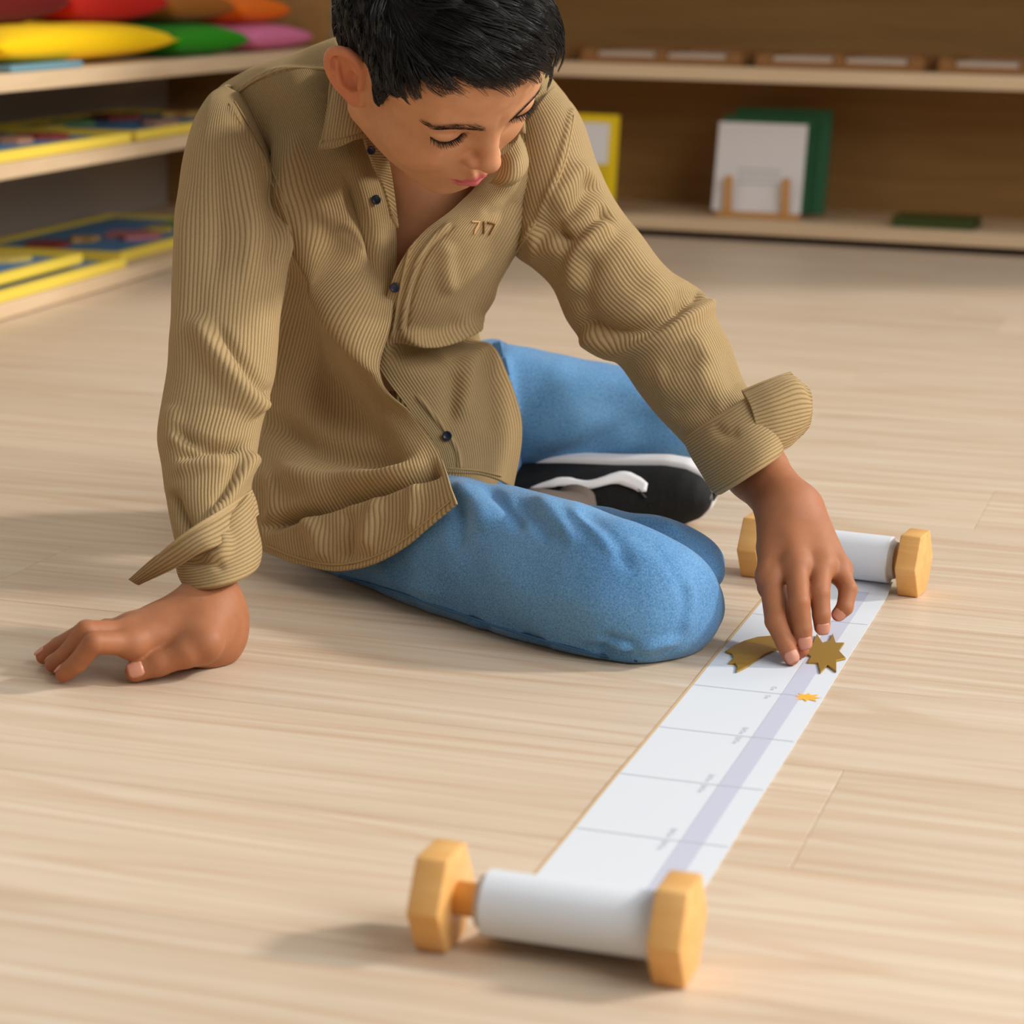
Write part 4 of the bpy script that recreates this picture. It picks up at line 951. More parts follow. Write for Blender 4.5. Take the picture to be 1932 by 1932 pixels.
FB = [([(790, 432), (768, 490), (752, 560), (738, 640)], 0.0016, 3.5, 3.5, (0.05, 0.05)), ([(850, 420), (800, 470), (772, 540), (755, 625)], 0.0022, 4, 4, (0.05, 0.05)), ([(860, 425), (810, 474), (782, 542), (766, 625)], -0.0018, 4, 4, (0.05, 0.05)),
      ([(725, 660), (800, 672), (870, 652), (915, 620)], -0.024, 20, 12, (0.2, 0.02)), ([(745, 628), (820, 640), (880, 615), (915, 590)], 0.013, 12, 12), ([(830, 690), (850, 665), (900, 655), (930, 660)], 0.008, 16, 12),
      ([(890, 650), (880, 720), (868, 800)], 0.006, 16, 16), ([(858, 690), (852, 760), (850, 810)], -0.004, 16, 16), ([(925, 680), (930, 760), (925, 830)], -0.005, 22, 18), ([(848, 560), (840, 500), (845, 450)], 0.004, 16, 16), ([(950, 540), (900, 590), (850, 615)], 0.004, 18, 14),
      ([(785, 745), (830, 800), (862, 850), (868, 888)], 0.0020, 4, 4, (0.05, 0.05)), ([(1010, 215), (985, 300), (950, 380)], 0.006, 20, 16), ([(1060, 250), (1030, 330), (985, 410)], -0.004, 16, 16), ([(905, 405), (950, 395), (985, 375)], -0.003, 12, 12)]
_, VB = patch('front_panel', netB, M_cord, shirt, 220, 170, FB, noise=0.0016, seed=5)

# ------------------------------------------------------------------ sleeves
FR_ = [([(432, 200), (490, 300), (532, 395), (548, 445)], 0.0028, 5, 5, (0.02, 0.1)), ([(410, 220), (415, 380), (405, 560)], -0.005, 18, 22), ([(455, 260), (470, 400), (465, 560)], 0.006, 16, 22), ([(505, 330), (520, 420), (505, 520)], -0.006, 14, 16),
       ([(355, 330), (350, 480), (345, 620), (340, 720)], 0.004, 14, 20), ([(365, 590), (400, 660), (450, 735), (492, 778)], 0.012, 20, 26, (0.2, 0.05)), ([(392, 590), (440, 670), (490, 730), (515, 745)], -0.008, 16, 12, (0.3, 0.05)),
       ([(318, 800), (360, 830), (420, 842), (480, 835)], -0.006, 12, 10), ([(325, 868), (390, 848), (465, 842)], -0.006, 9, 9), ([(320, 890), (370, 880), (440, 872)], 0.005, 12, 10), ([(480, 850), (440, 920), (400, 985), (370, 1015)], 0.008, 10, 14, (0.1, 0.1)),
       ([(455, 870), (425, 930), (400, 965)], -0.006, 10, 10), ([(322, 920), (345, 975), (365, 1010)], -0.008, 12, 12, (0.2, 0.1)), ([(330, 760), (325, 800), (335, 850)], 0.004, 16, 16)]
_, VRS = stube('sleeve', [(430, 160, 470, 180, 2.105, 0.030), (398, 182, 484, 226, 2.080, 0.046), (366, 240, 510, 295, 2.060, 0.056), (345, 325, 542, 395, 2.042, 0.058), (332, 420, 554, 450, 2.022, 0.056), (328, 510, 541, 510, 2.000, 0.053), (325, 600, 528, 590, 1.978, 0.050), (318, 690, 521, 678, 1.955, 0.048),
    (305, 770, 511, 742, 1.934, 0.046), (300, 825, 492, 800, 1.918, 0.044), (308, 885, 483, 858, 1.900, 0.042), (316, 945, 472, 918, 1.882, 0.039), (328, 1005, 468, 970, 1.868, 0.036), (338, 1034, 464, 1002, 1.860, 0.033)], nr=170, ns=150, folds=FR_, noise=0.001, seed=11, thick=0.0015, tdir=(0, -0.05, -1.0))
FL_ = [([(1080, 205), (1050, 330), (1005, 425), (975, 470)], 0.003, 5, 5, (0.02, 0.1)), ([(1120, 335), (1080, 390), (1030, 420), (1000, 440)], -0.012, 12, 14, (0.1, 0.2)), ([(1115, 300), (1075, 355), (1030, 395)], 0.008, 14, 12), ([(1150, 395), (1115, 425), (1080, 448), (1040, 450)], -0.010, 9, 10, (0.1, 0.2)),
       ([(1150, 415), (1110, 450), (1085, 500), (1090, 570)], 0.012, 10, 12, (0.1, 0.2)), ([(1120, 470), (1100, 540), (1110, 600)], -0.008, 14, 12), ([(1000, 450), (1050, 440), (1075, 430)], -0.010, 12, 12), ([(990, 480), (1040, 470), (1075, 480)], 0.007, 12, 12),
       ([(1160, 430), (1210, 500), (1262, 560)], 0.006, 20, 16), ([(1130, 480), (1180, 560), (1230, 590)], 0.003, 16, 16),
       ([(1085, 585), (1120, 615), (1170, 632), (1230, 615), (1285, 580), (1330, 556)], -0.016, 10, 14, (0.15, 0.02)), ([(1090, 622), (1160, 655), (1235, 640), (1295, 600), (1336, 566)], 0.012, 12, 10, (0.1, 0.02)), ([(1285, 535), (1290, 560), (1275, 580)], -0.008, 10, 10),
       ([(1300, 620), (1330, 690), (1350, 760)], 0.005, 14, 14), ([(1240, 700), (1290, 690), (1330, 660)], -0.005, 14, 12), ([(1230, 740), (1290, 720), (1350, 720)], 0.005, 14, 14), ([(1255, 780), (1310, 770), (1360, 765)], -0.004, 12, 10), ([(1375, 650), (1380, 700), (1395, 740)], -0.004, 10, 10)]
FL_ = [FL_[0]] + [(f[0], f[1] * 0.85, f[2] * 1.7, f[3] * 1.7) + tuple(f[4:]) for f in FL_[1:]]
_, VLS = stube('sleeve', [(1046, 166, 955, 300, 2.110, 0.040), (1078, 198, 948, 360, 2.105, 0.050), (1100, 238, 956, 425, 2.10, 0.056), (1124, 310, 972, 478, 2.095, 0.058), (1163, 385, 1008, 505, 2.09, 0.056), (1213, 455, 1044, 545, 2.08, 0.053), (1262, 512, 1072, 605, 2.072, 0.052), (1325, 552, 1110, 650, 2.062, 0.052),
    (1352, 605, 1165, 682, 2.05, 0.048), (1382, 665, 1205, 738, 2.035, 0.046), (1402, 720, 1245, 786, 2.02, 0.044), (1425, 760, 1290, 834, 2.00, 0.041), (1434, 785, 1312, 858, 1.99, 0.036)], nr=170, ns=150, folds=FL_, noise=0.001, seed=12, thick=0.0015, tk=1.0)

# ------------------------------------------------------------------ turned-back cuffs with their open flaps
def cuff(st, folds=(), **k): return stube('cuff', st, nr=46, ns=130, around=True, thick=0.003, noise=0.001, seed=6, folds=folds, **k)
cuff([(343, 1012, 470, 926, 1.880, 0.042), (333, 1026, 474, 936, 1.874, 0.048), (334, 1052, 482, 985, 1.862, 0.050), (340, 1080, 490, 1035, 1.850, 0.048), (350, 1098, 484, 1068, 1.842, 0.044), (358, 1096, 470, 1068, 1.842, 0.038), (366, 1084, 462, 1056, 1.846, 0.033)],
     folds=[([(385, 1000), (420, 1020), (415, 1050), (380, 1060)], 0.006, 12, 12), ([(345, 1070), (390, 1060), (430, 1075)], -0.004, 8, 8)], tdir=(0, -0.05, -1.0))
cuff([(1425, 742, 1300, 822, 2.000, 0.044), (1443, 736, 1294, 830, 1.992, 0.052), (1462, 765, 1306, 862, 1.978, 0.054), (1474, 805, 1330, 900, 1.962, 0.054), (1474, 846, 1348, 926, 1.948, 0.052), (1462, 855, 1360, 928, 1.946, 0.045), (1450, 848, 1372, 912, 1.950, 0.037)],
     folds=[([(1345, 800), (1370, 820), (1400, 815)], -0.003, 10, 10)], tk=1.0)
_, VF1 = patch('cuff_flap', [[(472, 926, 1.872), (402, 972, 1.823), (344, 1012, 1.812), (300, 1046, 1.824), (246, 1092, 1.848)], [(480, 948, 1.870), (412, 998, 1.818), (366, 1024, 1.806), (316, 1056, 1.818), (254, 1096, 1.846)], [(484, 972, 1.868), (424, 1022, 1.815), (384, 1040, 1.803), (332, 1070, 1.818), (264, 1100, 1.846)]], M_cord, shirt, 40, 110, ribdir=1, thick=0.005,
    folds=[([(470, 936), (400, 982), (345, 1020), (300, 1052)], -0.0012, 3, 3, (0.02, 0.02))])
_, VF2 = patch('cuff_flap', [[(1400, 740, 1.958), (1440, 722, 1.955), (1470, 710, 1.957), (1490, 703, 1.962)], [(1415, 765, 1.936), (1460, 745, 1.935), (1500, 728, 1.942), (1526, 738, 1.952)], [(1425, 800, 1.925), (1468, 788, 1.925), (1506, 778, 1.932), (1532, 772, 1.944)], [(1430, 838, 1.920), (1468, 828, 1.922), (1500, 815, 1.93), (1526, 800, 1.942)], [(1432, 868, 1.922), (1462, 856, 1.925), (1485, 842, 1.932), (1506, 820, 1.942)]], M_cord, shirt, 60, 60, ribdir=1, thick=0.005,
    folds=[([(1400, 748), (1488, 710), (1522, 742), (1526, 790), (1470, 846)], -0.0014, 5, 5, (0.02, 0.02))])

# ------------------------------------------------------------------ collar
_, VC1 = patch('collar', [[(640, 108, 2.06), (665, 140, 2.048), (690, 172, 2.042), (705, 200, 2.046)], [(626, 140, 2.030), (650, 165, 2.020), (680, 195, 2.016), (698, 215, 2.03)], [(616, 210, 2.016), (642, 222, 2.004), (672, 232, 2.002), (698, 240, 2.022)], [(603, 283, 2.012), (634, 277, 2.000), (664, 266, 1.998), (692, 258, 2.014)]], M_cord, shirt, 70, 60, thick=0.004,
    folds=[([(632, 150), (618, 215), (610, 268)], -0.0014, 4, 4, (0.02, 0.02)), ([(608, 270), (650, 260), (695, 244)], -0.0014, 4, 4, (0.02, 0.02))])
_, VST = patch('collar_stand', [[(676, 196, 2.03), (702, 190, 2.046)], [(682, 244, 2.014), (712, 240, 2.026)], [(692, 280, 2.008), (724, 278, 2.020)], [(704, 312, 2.010), (735, 318, 2.020)], [(722, 352, 2.018), (742, 362, 2.026)], [(740, 412, 2.026), (750, 430, 2.032)]], M_cord, shirt, 60, 24, ribdir=1, thick=0.003)
_, VC2 = patch('collar', [[(978, 255, 2.035), (972, 272, 2.02), (958, 290, 2.01), (940, 300, 2.015)], [(990, 285, 2.022), (982, 298, 2.002), (966, 310, 1.996), (944, 318, 2.006)], [(993, 312, 2.018), (984, 328, 2.00), (962, 338, 1.994), (936, 335, 2.004)], [(978, 338, 2.018), (962, 348, 2.006), (944, 350, 2.002), (925, 345, 2.01)]], M_cord, shirt, 50, 50, thick=0.004)
patch('neckband', [[(640, 80, 2.06), (700, 150, 2.10), (820, 200, 2.12), (930, 200, 2.10), (985, 170, 2.07)], [(650, 150, 2.05), (710, 210, 2.09), (820, 260, 2.115), (930, 280, 2.08), (990, 250, 2.05)]], M_cord, shirt, 20, 80, thick=0.003)

# ------------------------------------------------------------------ buttons and embroidery
def disc(name, c, n, r, t, m, parent):
    n = n / np.linalg.norm(n); vw = Cv - c; n = n * 0.5 + vw / np.linalg.norm(vw); n = n / np.linalg.norm(n); a = np.cross(n, [0, 0, 1.0]); a /= np.linalg.norm(a); b_ = np.cross(n, a); V = []; Fc = []; k = 20
    prof = [(0.0, 0.0), (0.0, 1.0), (t, 1.0), (t * 1.25, 0.82), (t * 0.9, 0.70), (t * 0.9, 0.0)]
    for h, q in prof:
        for i in range(k): an = 2 * math.pi * i / k; V.append(c + n * h + (a * math.cos(an) + b_ * math.sin(an)) * r * max(q, 0.001))
    for i in range(len(prof) - 1):
        for j in range(k): Fc.append((i * k + j, i * k + (j + 1) % k, (i + 1) * k + (j + 1) % k, (i + 1) * k + j))
    return link(name, mesh_np(name, V, Fc), m, parent, smooth=True)
for VV, x, y, r in ((VST, 697, 286, 0.0036), (VA, 706, 378, 0.0042), (VB, 746, 541, 0.0042), (VB, 845, 823, 0.0042)):
    c, n = surf_at(VV, x, y); disc('button', c + n * 0.0022, n, r, 0.0014, M_btn, shirt)
M_th1 = plain_mat('peach_thread', srgb(214, 168, 116), 0.7, 0.2); M_th2 = plain_mat('brown_thread', srgb(120, 78, 36), 0.7, 0.2)
def stitch(pts, m):
    P3 = [surf_at(VB, x, y) for x, y in pts]; V = []; Fc = []; k = 6; r = 0.0009
    for i, (c, n) in enumerate(P3):
        t = (P3[min(i + 1, len(P3) - 1)][0] - P3[max(i - 1, 0)][0]); t /= np.linalg.norm(t); s = np.cross(t, n); s /= np.linalg.norm(s)
        for j in range(k): a = 2 * math.pi * j / k; V.append(c + n * (0.0012 + r * 0.7 * math.sin(a)) + s * r * math.cos(a))
    for i in range(len(P3) - 1):
        for j in range(k): Fc.append((i * k + j, i * k + (j + 1) % k, (i + 1) * k + (j + 1) % k, (i + 1) * k + j))
    link('embroidery', mesh_np('embroidery', V, Fc), m, shirt, smooth=True)
stitch([(890, 419), (896, 419), (904, 419), (900, 427), (896, 434), (894, 441)], M_th1); stitch([(912, 418), (912, 426), (912, 434), (911, 441)], M_th2); stitch([(919, 420), (925, 421), (932, 423), (928, 431), (924, 438), (922, 443)], M_th2)

def seam(pts, Vs, m, parent, r=0.0011, name='seam', off=0.0006):
    pts = smooth_poly(pts, 40); P3 = []
    for x, y in pts:
        c = [surf_at(V, x, y) for V in Vs if ((projv(V.reshape(-1, 3)) - [x, y]) ** 2).sum(1).min() < 60]
        if not c: continue
        P3.append(min(c, key=lambda q: dep(q[0])))
    if len(P3) < 3: return
    C_ = np.array([c for c, n in P3]); N_ = np.array([n for c, n in P3])
    for _ in range(4): C_[1:-1] = 0.5 * C_[1:-1] + 0.25 * (C_[:-2] + C_[2:]); N_[1:-1] = 0.5 * N_[1:-1] + 0.25 * (N_[:-2] + N_[2:])
    T_ = np.gradient(C_, axis=0); T_ /= np.linalg.norm(T_, axis=1, keepdims=True); S_ = np.cross(T_, N_); S_ /= np.linalg.norm(S_, axis=1, keepdims=True); k = 6; n = len(C_)
    V = np.stack([C_ + N_ * (off + r * 0.6 * math.sin(2 * math.pi * j / k)) + S_ * r * math.cos(2 * math.pi * j / k) for j in range(k)], 1).reshape(-1, 3)
    link(name, mesh_np(name, V, [(i * k + j, i * k + (j + 1) % k, (i + 1) * k + (j + 1) % k, (i + 1) * k + j) for i in range(n - 1) for j in range(k)]), m, parent, smooth=True)
M_seam = plain_mat('tan_seam', srgb(172, 144, 100), 0.85, 0.1)
for pl, Vs in (([(430, 192), (480, 153), (545, 129), (622, 132)], [VA, VSB]), ([(432, 196), (490, 295), (533, 392), (550, 440)], [VA, VRS]), ([(442, 192), (500, 292), (541, 386)], [VA, VRS]), ([(1083, 218), (1060, 322), (1006, 428), (974, 474)], [VB, VLS]),
               ([(846, 884), (900, 888), (945, 898)], [VB]), ([(505, 1030), (570, 1055), (650, 1065), (740, 1034), (850, 945)], [VA]), ([(772, 470), (756, 540), (742, 620)], [VB]), ([(336, 1026), (400, 982), (468, 936)], [VF1])):
    seam(pl, Vs, M_seam, shirt)
M_jseam = plain_mat('denim_stitch', srgb(70, 112, 156), 0.8, 0.1)
seam([(640, 1086), (720, 1108), (850, 1152), (1000, 1200), (1130, 1235), (1200, 1246)], [VJ], M_jseam, jeans, 0.0016)
# ------------------------------------------------------------------ shoe lying on its side
M_black = plain_mat('black_suede', srgb(22, 22, 22), 0.75, 0.25, noise=0.3, nscale=300); M_sole = plain_mat('white_rubber', srgb(222, 220, 222), 0.5, 0.4); M_strp = plain_mat('white_leather', srgb(232, 230, 232), 0.5, 0.4); M_lace = plain_mat('dark_lace', srgb(60, 62, 64), 0.7, 0.2); M_sock = plain_mat('sheer_grey_sock', srgb(96, 84, 76), 0.7, 0.2)
s0_ = P(950, 918, 2.36); s1_ = PH(1338, 946, 0.030); ex_ = s1_ - s0_; SL = np.linalg.norm(ex_); ex_ /= SL
ez_ = np.array([0, 0, 1.0]); ez_ -= ex_ * (ez_ @ ex_); ez_ /= np.linalg.norm(ez_); ey_ = np.cross(ez_, ex_); ey_ = ey_ if ey_[1] > 0 else -ey_   # ey away from camera = towards the sole
TI = math.radians(14); so_ = ey_ * math.cos(TI) + ez_ * math.sin(TI); lt_ = ez_ * math.cos(TI) - ey_ * math.sin(TI)
_tt = [0, 0.03, 0.08, 0.3, 0.55, 0.78, 0.88, 0.95, 0.985, 1.0]; _wd = [0.8 * q for q in [0.006, 0.018, 0.027, 0.031, 0.033, 0.037, 0.034, 0.0255, 0.015, 0.004]]; _hg = [0.036, 0.052, 0.062, 0.070, 0.064, 0.047, 0.041, 0.035, 0.028, 0.020]
def shoe_sec(t):
    return float(np.interp(t, _tt, _wd)), float(np.interp(t, _tt, _hg))
def sole_sec(t):
    wd, _ = shoe_sec(t); return wd + 0.004
def shoe_loft(name, fn, m, parent, n=60, k=40):
    V = np.zeros((n, k, 3))
    for i in range(n):
        t = 0.5 - 0.5 * math.cos(math.pi * (i + 0.001) / (n - 1 + 0.002)); pts = fn(t, k); V[i] = s0_ + ex_ * (t * SL) + pts[:, :1] * lt_ + pts[:, 1:2] * so_
    V[..., 2] = np.maximum(V[..., 2], 0.001)
    uv = np.zeros((n, k, 2)); o = grid_obj(name, V, True, m, parent, uv); return o, V
def up_fn(t, k):
    wd, hg = shoe_sec(t); a = np.arange(k) / k * 2 * math.pi; c, s = np.cos(a), np.sin(a); x = np.sign(c) * np.abs(c) ** 0.8 * wd; y = np.where(s > 0, s * 0.012, np.sign(s) * np.abs(s) ** 0.75 * (hg - 0.012)); x = x * np.where(s < 0, 1 - 0.35 * np.abs(s) ** 2, 1); return np.stack([x, y + 0.010], -1)
def so_fn(t, k):
    wd = sole_sec(t); a = np.arange(k) / k * 2 * math.pi; c, s = np.cos(a), np.sin(a); return np.stack([np.sign(c) * np.abs(c) ** 0.5 * wd, 0.0235 + np.sign(s) * np.abs(s) ** 0.4 * 0.0115], -1)
shoe, VSH = shoe_loft('shoe', up_fn, M_black, person)
shoe['label'] = 'black suede shoe with white side stripe, lying on its side'
shoe_loft('sole', so_fn, M_sole, shoe)
# side stripe laid on the upper
sv = []
for q in np.linspace(0, 1, 30):
    t = 0.20 + 0.54 * q; ac = math.radians(float(cr_interp(np.array([[-44.], [-31.], [-35.], [-24.], [-46.]]), np.array([q * 4]))[0, 0])); w = math.radians(np.interp(q, [0, 0.2, 0.5, 0.8, 0.95, 1], [2, 7, 6, 12, 12, 7]))
    k_ = 400; pt = up_fn(t, k_); 
    for d in (-w, -w * .4, w * .4, w):
        c_ = pt[int(round(((ac + d) % (2 * math.pi)) / (2 * math.pi) * k_)) % k_] * 1.0; cen = np.array([0, -0.02]); c_ = c_ + (c_ - cen) / np.linalg.norm(c_ - cen) * 0.0016
        sv.append(s0_ + ex_ * (t * SL) + c_[0] * lt_ + c_[1] * so_)
link('side_stripe', mesh_np('side_stripe', sv, [(i * 4 + j, i * 4 + j + 1, i * 4 + 5 + j, i * 4 + 4 + j) for i in range(29) for j in range(3)]), M_strp, shoe, smooth=True).modifiers.new('t', 'SOLIDIFY').thickness = 0.0012
for k, (x, y) in enumerate([(1205, 925), (1213, 938), (1222, 950)]):
    c, n = surf_at(VSH, x, y); c2, n2 = surf_at(VSH, x + 12, y + 14); V = []; 
    ln_ = link('lace', mesh_np('lace', [c + n * .001 + ex_ * .002, c + n * .004, c - ex_ * .002 + n * .001, c2 + n2 * .001 - ex_ * .002, c2 + n2 * .004, c2 + n2 * .001 + ex_ * .002], [(0, 1, 4, 5), (1, 2, 3, 4)]), M_lace, shoe, smooth=True)
def limb(name, pts, rad, m, parent, n=30, k=28):
    C_ = cr_interp(np.array(pts, float), np.linspace(0, len(pts) - 1, n)); r = np.interp(np.linspace(0, len(pts) - 1, n), range(len(pts)), rad); T_ = np.gradient(C_, axis=0); T_ /= np.linalg.norm(T_, axis=1, keepdims=True)
    A_ = np.cross(T_, [0, 0, 1.0]); A_ /= np.linalg.norm(A_, axis=1, keepdims=True); B_ = np.cross(T_, A_); a = np.arange(k) / k * 2 * math.pi
    V = C_[:, None] + (A_[:, None] * np.cos(a)[None, :, None] + B_[:, None] * np.sin(a)[None, :, None]) * r[:, None, None]; V[..., 2] = np.maximum(V[..., 2], 0.0015)
    return grid_obj(name, V, True, m, parent, np.zeros((n, k, 2)))
foot_in = s0_ + ex_ * (0.42 * SL) - so_ * 0.030; calf_end = PH(1010, 990, 0.050)
limb('sock', [calf_end, calf_end * 0.55 + foot_in * 0.45 + np.array([-0.02, 0, 0.0]), foot_in - so_ * 0.030, foot_in], [0.026, 0.025, 0.027, 0.024], M_sock, person)
# ------------------------------------------------------------------ hair, brows and lashes
EC = np.array([0, -0.009, 0.028]); ER = np.array([0.0735, 0.0920, 0.0850])
def hairline(x, y):
    phi = np.arctan2(np.abs(x), y)
    return np.interp(phi, [0, 0.25, 0.5, 0.8, 1.0, 1.12, 1.2, 1.32, 1.42, 1.5, 1.8, 1.95, 2.2, 3.15], [0.062, 0.064, 0.066, 0.057, 0.042, 0.018, -0.002, -0.010, 0.012, 0.022, 0.024, -0.010, -0.045, -0.060])
nd = 26000; gi = np.arange(nd) + 0.5; th_ = np.arccos(1 - 2 * gi / nd); ph_ = math.pi * (1 + 5 ** 0.5) * gi
D_ = np.stack([np.cos(ph_) * np.sin(th_), np.sin(ph_) * np.sin(th_), np.cos(th_)], 1)
def skull(p):
    d = s_ell(p, (0, -0.009, 0.028), (0.0725, 0.091, 0.084)); d = smin(d, s_ell(p, (0, 0.036, 0.034), (0.060, 0.047, 0.052)), 0.03); return smin(d, s_ell(p, (0, 0.026, -0.034), (0.057, 0.054, 0.056)), 0.03)
def cast(D):
    t = np.full(len(D), 0.16)
    for _ in range(24): t = t - skull((EC + D * t[:, None]).astype(np.float32)) * 0.9
    return EC + D * t[:, None]
def nrm_of(p):
    e = 0.001; g = np.stack([skull((p + d).astype(np.float32)) - skull((p - d).astype(np.float32)) for d in np.eye(3) * e], 1); return g / (np.linalg.norm(g, axis=1, keepdims=True) + 1e-9)
roots = cast(D_); hl_ = hairline(roots[:, 0], roots[:, 1]); mgn = roots[:, 2] - hl_
M_hair, N, L, b = mat_new('black_hair', (0.007, 0.006, 0.006, 1), 0.30, 0.4)
b.inputs['Coat Weight'].default_value = 0.3; b.inputs['Coat Roughness'].default_value = 0.2
M_scalp = plain_mat('dark_scalp', (0.012, 0.010, 0.009, 1), 0.7, 0.2)
# close cap under the strands
nt, npz = 150, 240; capV = np.zeros((nt, npz, 3)); tt_, pp_ = np.meshgrid(np.linspace(0.001, 2.35, nt), np.arange(npz) / npz * 2 * math.pi, indexing='ij')
Dc = np.stack([np.sin(pp_) * np.sin(tt_), np.cos(pp_) * np.sin(tt_), np.cos(tt_)], -1).reshape(-1, 3); cp = cast(Dc); cm = cp[:, 2] - hairline(cp[:, 0], cp[:, 1])
lift = np.clip(cm / 0.02, 0, 1) * 0.0045 + np.clip((cm - 0.01) / 0.05, 0, 1) * np.clip((cp[:, 2] - 0.03) / 0.05, 0, 1) * 0.004
cp = cp + nrm_of(cp) * (lift + 0.0002)[:, None]
ii = np.arange(nt * npz).reshape(nt, npz); Qc = np.stack([ii[:-1], np.roll(ii, -1, 1)[:-1], np.roll(ii, -1, 1)[1:], ii[1:]], -1).reshape(-1, 4); Qc = Qc[(cm[Qc] > 0.001).all(1)]
hair = link('hair', np_mesh('hair', (cp @ HM.T + HT), Qc), M_scalp, person, smooth=True)
# strands
CROWN = np.array([0.012, -0.058, 0.098])
def flow(p, n):
    v = p - CROWN; top = np.clip((p[:, 2] - 0.035) / 0.05, 0, 1)[:, None] * np.clip((p[:, 1] + 0.03) / 0.06, 0, 1)[:, None]
    v = v / (np.linalg.norm(v, axis=1, keepdims=True) + 1e-6) + top * np.array([-1.35, 0.15, 0.0]); side = np.clip((np.abs(p[:, 0]) - 0.045) / 0.02, 0, 1)[:, None]
    v = v + side * np.array([0, 0.35, -0.45]); v = v - n * (v * n).sum(1, keepdims=True); return v / (np.linalg.norm(v, axis=1, keepdims=True) + 1e-9)
sel = np.where(mgn > 0.0)[0]; r_ = np.random.default_rng(5); sel = r_.choice(sel, min(len(sel), 13000), replace=False)
def grow(p0, n_pts, rnd):
    n0 = nrm_of(p0); m = p0[:, 2] - hairline(p0[:, 0], p0[:, 1]); top = np.clip((p0[:, 2] - 0.030) / 0.055, 0, 1); fr = np.clip((p0[:, 1] + 0.02) / 0.07, 0, 1)
    Ln = 0.011 + 0.020 * top + 0.016 * top * fr; Ln = Ln * np.clip(0.45 + m / 0.03, 0.45, 1) * (0.8 + 0.4 * rnd[:, 0])
    hm = (0.0035 + 0.0075 * top) * (0.55 + 1.1 * rnd[:, 1]) * np.clip(0.35 + m / 0.03, 0.35, 1)
    q = p0.copy(); out = [p0 - n0 * 0.001]
    for k in range(1, n_pts):
        n = nrm_of(q); f = flow(q, n); tw = (rnd[:, 2:3] - 0.5) * 0.5; f = f + np.cross(n, f) * tw
        q = q + f * (Ln / (n_pts - 1))[:, None]; d = skull(q.astype(np.float32)); n = nrm_of(q); q = q - n * d[:, None]
        s = k / (n_pts - 1); h = hm * (1 - (1 - s) ** 2) * (1 - 0.35 * s ** 3) + 0.0006 + 0.0030 * np.clip(m / 0.02, 0, 1) * (1 - s * 0.5)
        out.append(q + n * h[:, None])
    return np.stack(out, 1)
K_ = 8
rc = roots[sel]; ncl = 800; ci = r_.choice(len(rc), ncl, replace=False); crnd = r_.random((ncl, 3)); CG = grow(rc[ci], K_, crnd)
own = np.concatenate([np.argmin(((x[:, None] - rc[ci][None]) ** 2).sum(-1), 1) for x in np.array_split(rc, 40)])
rnd = crnd[own] * 0.65 + r_.random((len(rc), 3)) * 0.35; SG = grow(rc, K_, rnd)
sp = (np.linspace(0, 1, K_) ** 1.3 * 0.72)[None, :, None]; stray = (r_.random(len(rc)) < 0.06)[:, None, None]
SG = SG + np.where(stray, 0.0, 1.0) * (CG[own] - SG) * sp
def strand_mesh(name, S, r0, r1, m, parent):
    n, k = S.shape[:2]; T = np.gradient(S, axis=1); T /= np.linalg.norm(T, axis=-1, keepdims=True) + 1e-9; up = np.zeros_like(T); up[..., 2] = 1; up[..., 0] = 0.3
    A = np.cross(T, up); A /= np.linalg.norm(A, axis=-1, keepdims=True) + 1e-9; B = np.cross(T, A); rad = np.linspace(r0, r1, k)[None, :, None]
    V = np.stack([S + (A * math.cos(a) + B * math.sin(a)) * rad for a in (0.0, 2.094, 4.189)], 2).reshape(-1, 3)
    base = (np.arange(n)[:, None, None] * k + np.arange(k - 1)[None, :, None]) * 3 + np.zeros((1, 1, 3), int); j = np.arange(3)[None, None]; j2 = (np.arange(3) + 1)[None, None] % 3
    Q = np.stack([base + j, base + j2, base + 3 + j2, base + 3 + j], -1).reshape(-1, 4)
    return link(name, np_mesh(name, V, Q), m, parent, smooth=True)
hs = strand_mesh('hair_strands', (SG.reshape(-1, 3) @ HM.T + HT).reshape(SG.shape), 0.00042, 0.00012, M_hair, hair); tag(hs, kind='stuff')
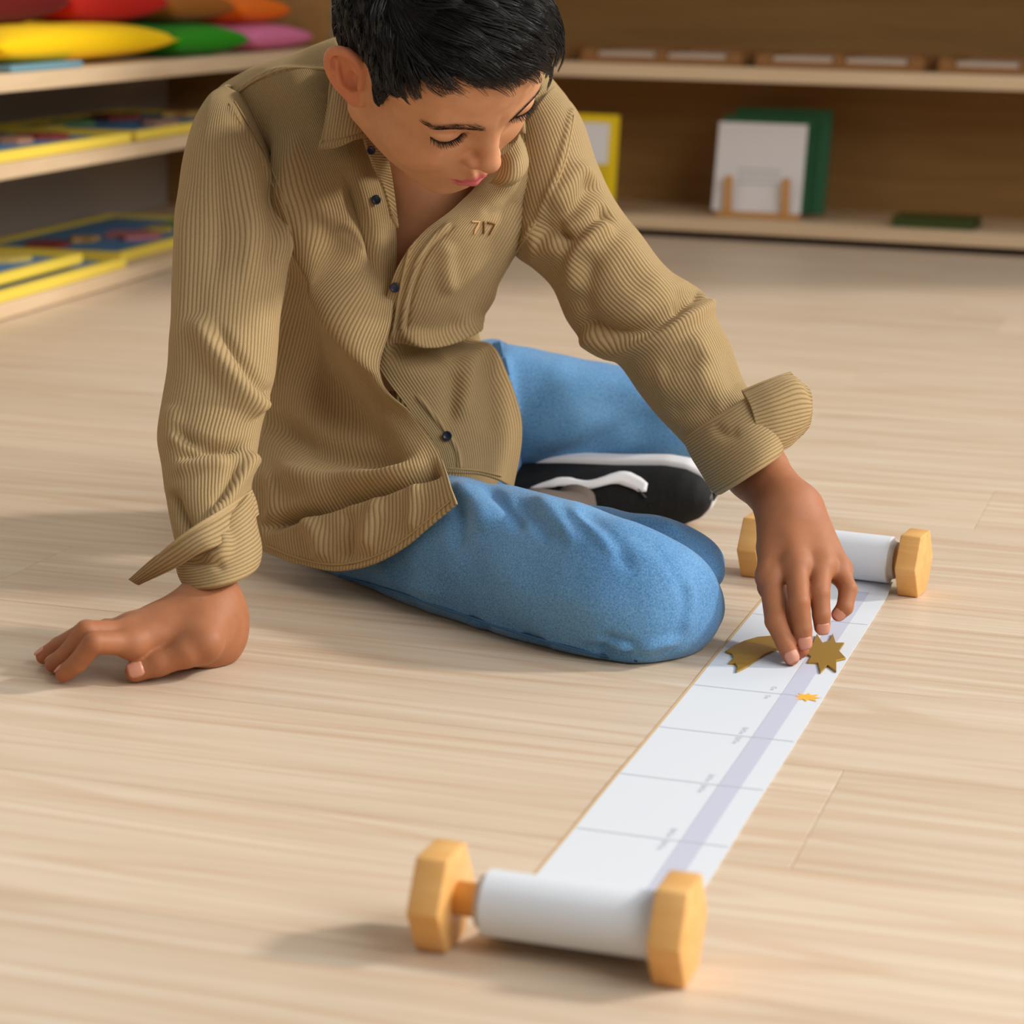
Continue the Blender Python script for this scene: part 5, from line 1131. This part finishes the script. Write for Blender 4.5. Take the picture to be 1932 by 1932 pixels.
# brows
M_brow = plain_mat('dark_brow', (0.030, 0.019, 0.012, 1), 0.6, 0.2)
def on_face(p):
    p = np.asarray(p, float).copy()
    for _ in range(12):
        d = head_sdf(p.astype(np.float32)); e = 0.0006; g = np.stack([head_sdf((p + q).astype(np.float32)) - head_sdf((p - q).astype(np.float32)) for q in np.eye(3) * e], 1); g /= np.linalg.norm(g, axis=1, keepdims=True) + 1e-9; p = p - g * d[:, None]
    return p, g
for s in (1, -1):
    t = r_.random(170); c = cr_interp(np.array([(0.010, 0.086, 0.0140), (0.022, 0.085, 0.0180), (0.036, 0.079, 0.0195), (0.050, 0.066, 0.0160)]), t * 3); c[:, 2] += (r_.random(170) - 0.5) * np.interp(t, [0, .3, 1], [0.007, 0.009, 0.004]); c[:, 0] *= s
    p, g = on_face(c); dr = np.stack([s * (0.5 + 0.5 * t), -0.3 * t, 0.6 - 0.8 * t], 1); dr -= g * (dr * g).sum(1, keepdims=True); dr /= np.linalg.norm(dr, axis=1, keepdims=True)
    S = np.stack([p + dr * (0.0085 * k / 3) + g * (0.0003 + 0.0007 * math.sin(k)) for k in range(4)], 1)
    o = strand_mesh('eyebrow', (S.reshape(-1, 3) @ HM.T + HT).reshape(S.shape), 0.00015, 0.00005, M_brow, person)
    u = np.linspace(-1, 1, 84) ; x = 0.0345 + 0.0165 * u; z = -0.0030 + 20.0 * (x - 0.0345) ** 2; y = 0.0652 + 0.0158 * np.sqrt(np.clip(1 - ((x - 0.0345) / 0.0190) ** 2 - ((z - 0.0035) / 0.0138) ** 2, 0.0, 1))
    root = np.stack([s * x, y - 0.0004, z], 1); dr = np.stack([s * u * 0.45, 0.86 + 0 * u, -0.42 + 0 * u], 1) + r_.normal(0, 0.06, (84, 3)); dr /= np.linalg.norm(dr, axis=1, keepdims=True); LL = 0.0075 * (0.7 + 0.3 * r_.random(84))
    S = np.stack([root + dr * (LL * k / 4)[:, None] + np.array([0, 0, 0.0016]) * (k / 4) ** 2 for k in range(5)], 1)
    strand_mesh('eyelash', (S.reshape(-1, 3) @ HM.T + HT).reshape(S.shape), 0.00034, 0.00008, M_brow, person)
    S = np.stack([root[:-1], root[1:]], 1); strand_mesh('lid_line', (S.reshape(-1, 3) @ HM.T + HT).reshape(S.shape), 0.0004, 0.0004, M_brow, person)
